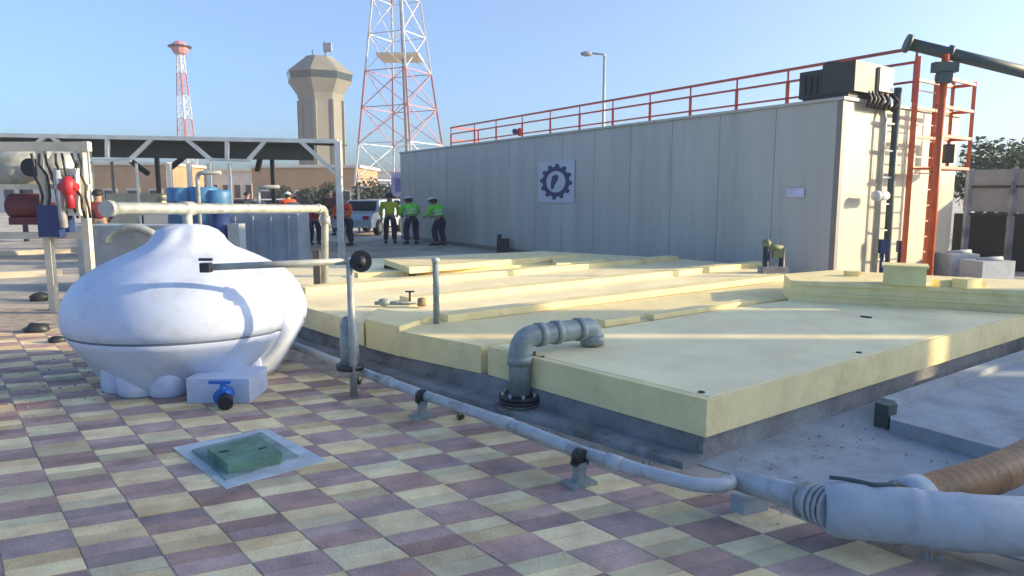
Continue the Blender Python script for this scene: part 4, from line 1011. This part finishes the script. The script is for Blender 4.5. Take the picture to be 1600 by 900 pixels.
def person(label, px, py, Y, facing, pose, top, legs, head, scale=1.0, vest=None, wide=1.12):
    J0 = POSE[pose]; J = {}
    for k_, v_ in J0.items():
        if k_ in ('sh', 'el', 'wr', 'hip', 'kn', 'an', 'to'):
            J[k_ + 'R'] = v_; J[k_ + 'L'] = (-v_[0], v_[1], v_[2])
        else: J[k_] = v_
    if pose == 'stand': J['wrL'] = (-.24, .12, .92)
    for s in 'LR':
        w_, e_ = Vector(J['wr' + s]), Vector(J['el' + s]); J['ha' + s] = tuple(w_ + (w_ - e_).normalized() * .08)
    E = [('pel','sp'), ('sp','ch'), ('ch','nk'), ('nk','hb'), ('hb','ht')]
    for s in 'LR': E += [('ch','sh'+s), ('sh'+s,'el'+s), ('el'+s,'wr'+s), ('wr'+s,'ha'+s), ('pel','hip'+s), ('hip'+s,'kn'+s), ('kn'+s,'an'+s), ('an'+s,'to'+s)]
    Rd = dict(pel=.125, sp=.115, ch=.13, nk=.055, hb=.085, ht=.092)
    for s in 'LR': Rd.update({'sh'+s:.062, 'el'+s:.042, 'wr'+s:.027, 'ha'+s:.034, 'hip'+s:.085, 'kn'+s:.058, 'an'+s:.04, 'to'+s:.035})
    loc = Vector((AY(px, 305, Y).x, Y, 0)) if py is None else G(px, py, 0)
    t = thing('person', label, 'person', (0, 0, 0))
    def put(me, name, m_, par=t):
        me.name = name; me.materials.clear(); me.materials.append(m_)
        for p in me.polygons: p.use_smooth = True
        o = bpy.data.objects.new(name, me); col.objects.link(o); o.parent = par; return o
    body = skin_mesh(J, E, Rd, 'body')
    bm_ = MB(); bm_.bm.from_mesh(body)
    hb, ht = Vector(J['hb']), Vector(J['ht']); up_ = (ht - hb).normalized(); fw_ = Vector((0, 1, 0)); fw_ = (fw_ - up_ * fw_.dot(up_)).normalized() if pose != 'bend' else Vector((0, .35, -.94))
    ec = hb.lerp(ht, .45)
    bm_.ball(ec + fw_ * .098 - up_ * .015, .016, 8, (1, 1.2, 1.4))
    for sx in (-1, 1):
        bm_.ball(ec + Vector((sx * .092, 0, 0)) - up_ * .01, .02, 8, (.5, .8, 1.3))
    for s in 'LR':
        w_, h_ = Vector(J['wr'+s]), Vector(J['ha'+s]); d_ = (h_ - w_).normalized(); sd_ = Vector((1, 0, 0)); sd_ = (sd_ - d_ * sd_.dot(d_)).normalized()
        pn = d_.cross(sd_)
        for k_, ln in enumerate((.062, .072, .068, .052)):
            b_ = h_ + sd_ * (k_ - 1.5) * .017; bm_.tube([b_, b_ + d_ * ln * .55, b_ + d_ * ln * .9 + pn * .02], [.0085, .008, .006], 6)
        tb = w_.lerp(h_, .4) + sd_ * (.025 if s == 'L' else -.025); bm_.tube([tb, tb + d_ * .03 + sd_ * (.02 if s == 'L' else -.02), tb + d_ * .055 + sd_ * (.02 if s == 'L' else -.02) + pn * .01], [.011, .009, .007], 6)
    me2 = bpy.data.meshes.new('body'); bm_.bm.to_mesh(me2); bm_.bm.free(); put(me2, 'body', M_skin)
    ee = MB()
    for sx in (-1, 1): ee.ball(ec + fw_ * .086 + Vector((sx * .032, 0, 0)) + up_ * .012, .010, 8)
    ee.build('eyes', M_black, None); eo = bpy.data.objects[-1] if False else [o_ for o_ in bpy.data.objects if o_.name.startswith('eyes') and o_.parent is None][-1]; eo.parent = t
    # trousers
    Et = [('pel','sp2')]; Jt = dict(J); Jt['sp2'] = tuple(Vector(J['pel']).lerp(Vector(J['sp']), .5))
    Rt = dict(pel=.142, sp2=.13)
    for s in 'LR':
        Jt['cu'+s] = tuple(Vector(J['kn'+s]).lerp(Vector(J['an'+s]), .93)); Et += [('pel','hip'+s), ('hip'+s,'kn'+s), ('kn'+s,'cu'+s)]; Rt.update({'hip'+s:.102, 'kn'+s:.082, 'cu'+s:.072})
    put(skin_mesh(Jt, Et, Rt, 'trousers'), 'trousers', legs)
    # shoes
    s_ = MB()
    for s in 'LR':
        a_, b_ = Vector(J['an'+s]), Vector(J['to'+s]); s_.tube([a_ + Vector((0, -.05, -.035)), a_ + Vector((0, 0, -.02)), a_.lerp(b_, .6) + Vector((0, 0, .005)), b_ + Vector((0, .04, 0))], [.04, .055, .05, .035], 10)
    so = s_.build('shoes', M_black, None); so.parent = t
    # jacket
    Jj = dict(J); Jj['col'] = tuple(Vector(J['ch']).lerp(Vector(J['nk']), .75)); Jj['bot'] = tuple(Vector(J['pel']).lerp(Vector(J['sp']), .1))
    Ej = [('bot','sp'), ('sp','ch'), ('ch','col')]; Rj = dict(bot=.152, sp=.146, ch=.158, col=.09)
    for s in 'LR':
        Jj['cf'+s] = tuple(Vector(J['el'+s]).lerp(Vector(J['wr'+s]), .9)); Ej += [('ch','sh'+s), ('sh'+s,'el'+s), ('el'+s,'cf'+s)]; Rj.update({'sh'+s:.085, 'el'+s:.062, 'cf'+s:.047})
    put(skin_mesh(Jj, Ej, Rj, 'jacket'), 'jacket', top)
    if vest:
        pb_ = Vector(Jj['bot']); pc_ = Vector(J['ch']); v_ = MB(); ax = (pc_ - pb_).normalized()
        for t_ in (.30, .62):
            c_ = pb_.lerp(pc_, t_); v_.tube([c_ - ax * .022, c_ + ax * .022], .168, 20, cap=False)
        vo = v_.build('reflective_band', M_tape, None); vo.parent = t
    hm_ = MB(); hc = hb.lerp(ht, .62)
    hm_.ball(hc + up_ * .02 - fw_ * .008, .112, 16, (.95, 1.08, .98))
    bmesh.ops.bisect_plane(hm_.bm, geom=hm_.bm.verts[:] + hm_.bm.edges[:] + hm_.bm.faces[:], plane_co=hc + up_ * (.015 if head is M_helmet else -.01) - fw_*.0, plane_no=(up_ - fw_ * .35 * (0 if head is M_helmet else 1)).normalized(), clear_inner=True)
    if head is M_helmet:
        hm_.tube([hc + up_ * .01, hc + up_ * .022], [.128, .122], 20)
    ho = hm_.build('helmet' if head is M_helmet else 'hair', head, None); ho.parent = t
    if head is M_helmet:
        hh = MB(); hh.ball(hc - fw_ * .03 - up_*.03, .10, 12); h3_ = hh.build('hair', M_hair, None); h3_.parent = t
    t.location = loc; t.rotation_euler = (0, 0, facing); t.scale = (scale * wide, scale * wide, scale)
    return t
person('worker in a yellow hi vis vest and dark trousers standing with back turned', 610, 381, 0, R(5), 'stand', M_vyellow, M_cnavy, M_hair, .96, vest=None, wide=1.25)
person('worker in a bright green jacket and white helmet stooping beside the yellow one', 643, 382, 0, R(25), 'lean', M_vgreen, M_cnavy, M_helmet, .95, vest=True, wide=1.4)
person('stooping worker in a green jacket and navy trousers nearest the grey wall', 686, 384, 0, R(50), 'lean', M_vgreen, M_cnavy, M_helmet, .94, vest=True, wide=1.4)
person('worker in an orange jacket standing behind the overhead pipe elbow', 541, 384, 0, R(160), 'lean', M_vorange, M_cnavy, M_hair, .98, vest=True, wide=1.35)
person('worker in dark red stooping left of the overhead pipe elbow', 493, 383, 0, R(-140), 'lean', M_vred, M_cnavy, M_hair, .86, wide=1.3)
person('man in brown standing behind the orange worker below the tower', 517, 368, 0, R(170), 'stand', M_cbrown, M_cgrey, M_hair, 1.05, wide=1.25)
person('person in dark clothes with a maroon top standing behind the equipment at left', 160, 405, 0, R(30), 'stand', mat('maroon_cloth', (.14, .015, .025), .85), M_cgrey, M_hair, 1.0, wide=1.2)
# purple poster on a board
a = at_ground(626, 30); t = thing('notice_board', 'small purple and white board near the far end of the grey wall', 'board', a)
MB().beam(a, (a.x, a.y, ZT(300, 30)), .06, .06).build('post', M_gpipe, t)
MB().box((a.x, a.y - .04, ZT(288, 30)), (.75, .04, 1.0)).build('panel', mat('pale_lilac', (.45, .42, .58), .6), t)
MB().box((a.x + .02, a.y - .075, ZT(289, 30)), (.45, .02, .55)).build('print', mat('violet_print', (.16, .14, .38), .6), t)

# ------------------------------------------------------------------ clutter under the canopy and round the basin
rd = random.Random(77)
for i, (px, Y, h_, m_, lb) in enumerate(((372, 20.0, 1.45, M_vred, 'dark red pump set by the left white columns'), (398, 20.6, 1.30, M_cbrown, 'brown pump set right of the dark red one'),
        (432, 19.5, 1.35, M_bwhite, 'pale pump set in front of the peach building'), (462, 20.2, 1.25, M_dgreen, 'dark green pump set by the right canopy column'),
        (232, 20.5, 1.5, M_dark, 'black pump set between the cream wall and blue drums'))):
    a = at_ground(px, Y); t = thing('pump_set', lb, 'pump', a, 'pump sets under the shade canopy')
    MB().box((a.x, a.y, .3), (.6, .5, .6)).build('plinth', M_conc, t, bevel=.02)
    m = MB(); m.tube([(a.x - .25, a.y, .82), (a.x + .2, a.y, .82)], .2, 14); m.ball((a.x + .24, a.y, .82), .2, 12); m.build('motor', m_, t)
    m = MB(); m.tube(fillet([(a.x + .24, a.y, .9), (a.x + .24, a.y, h_), (a.x + .6, a.y, h_)], .12, 4), .06, 10); m.build('outlet_pipe', M_gpipe, t)
for i, (px, Y, lb) in enumerate(((350, 19, 'blue grey crate stack left of the grey container'), (255, 18.5, 'pale crate stack right of the cream wall'))):
    a = at_ground(px, Y); t = thing('crate_stack', lb, 'crates', a)
    for k in range(3): MB().box((a.x + rd.uniform(-.05, .05), a.y, .22 + k * .42), (.8, .6, .38), rd.uniform(-.1, .1)).build('crate', (M_greyblk, M_bwhite)[i], t, bevel=.02)
gv = MB()
def stone(p, s_):
    m_ = Matrix.Translation(p) @ Matrix.Rotation(rd.uniform(0, 6), 4, 'Z') @ Matrix.Diagonal((s_, s_ * rd.uniform(.6, 1), s_ * .6, 1))
    bmesh.ops.create_icosphere(gv.bm, subdivisions=1, radius=1, matrix=m_)
for i in range(640):
    if i % 3 == 0:                                        # along the foot of the basin on the paving side
        t_ = rd.uniform(-1.5, 6.5); p = c0 + dLf * t_ - dRf * (.20 + abs(rd.gauss(0, .10))); s_ = rd.uniform(.004, .014); z_ = .018
    elif i % 3 == 1:                                      # on the concrete floor
        p = c0 + dRf * rd.uniform(.1, 4.5) - dLf * (.03 + abs(rd.gauss(0, .5))); s_ = rd.uniform(.003, .011); z_ = .008
    else:
        p = Vector((rd.uniform(-4.6, -3.2), rd.uniform(4.8, 8.0), 0)); s_ = rd.uniform(.004, .016); z_ = .018
    stone(Vector((p.x, p.y, z_ + s_ * .3)), s_)
tag(gv.build('gravel', M_floor), 'loose gravel and crumbs scattered along the basin foot and beside the tank', 'gravel', kind='stuff')
for i, (px, py, lb) in enumerate(((720, 655, 'small weed under the low pipe near its far stand'), (1010, 745, 'small weed under the low pipe right of the near stand'), (560, 600, 'weed tuft at the foot of the thin valve post'))):
    p = G(px, py, .018); m = MB()
    for k in range(26):
        a_ = rd.uniform(0, 6.28); l_ = rd.uniform(.03, .08); e = Vector((math.cos(a_), math.sin(a_), 0)); w_ = Vector((-e.y, e.x, 0)) * .006
        b_ = p + e * rd.uniform(0, .02); c_ = b_ + e * l_ * .6 + Vector((0, 0, l_))
        m.poly([b_ - w_, b_ + w_, c_ + w_ * .3, c_ - w_ * .3])
    tag(m.build('weed', M_leaf, None, loc=p), lb, 'weed', 'weeds along the low pipe')

person('person in an orange vest standing between the white canopy columns', 452, 366, 0, R(20), 'stand', M_vorange, M_cnavy, M_helmet, 1.0, wide=1.3)
person('person in dark clothes by the dark red pump set under the canopy', 388, 362, 0, R(-60), 'stand', M_cgrey, M_cnavy, M_hair, 1.0, wide=1.3)
for i, (px, py, Y, lb) in enumerate(((178, 250, 22, 'thin standpipe by the cream wall at left'), (310, 270, 15, 'thin standpipe behind the blue drums'), (404, 292, 17, 'thin standpipe behind the grey container'), (560, 292, 30, 'thin standpipe by the parked pale blue car'))):
    a = at_ground(px, Y); zt_2 = ZT(py, Y); t = thing('standpipe', lb, 'pipe', a, 'standpipes across the yard')
    MB().tube(fillet([a, (a.x, a.y, zt_2), (a.x + .5, a.y, zt_2)], .12, 4), .045, 8).build('pipe', M_gpipe, t)
    m = MB(); m.lathe([(.12, .9), (.12, .95)], a, 12); m.build('flange', M_red, t)

hz_ = MB(); hz_.box((0, 60, 19), (170, 150, 42))
hzm = bpy.data.materials.new('haze_air'); hzm.use_nodes = True; nt = hzm.node_tree
for n in list(nt.nodes):
    if n.type != 'OUTPUT_MATERIAL': nt.nodes.remove(n)
pv_ = nt.nodes.new('ShaderNodeVolumePrincipled'); pv_.inputs['Color'].default_value = (.92, .95, 1, 1); pv_.inputs['Density'].default_value = 0.0016; pv_.inputs['Anisotropy'].default_value = 0.2
nt.links.new(pv_.outputs[0], [n for n in nt.nodes if n.type == 'OUTPUT_MATERIAL'][0].inputs['Volume'])
tag(hz_.build('haze', hzm), 'thin pale haze over the yard', 'haze', kind='stuff')

sk2 = MB(); sk2.prism([tuple(p)[:2] for p in (WB + fnm*.022 + wd*.1, WA + fnm*.022, WA + fnm*.001, WB + fnm*.001 + wd*.1)], 0, .12); sk2.build('skirting', M_trim, bl)

person('person in an orange jacket behind the blue grey crate stack', 338, 372, 0, R(-20), 'stand', M_vorange, M_cgrey, M_helmet, 1.0, wide=1.3)
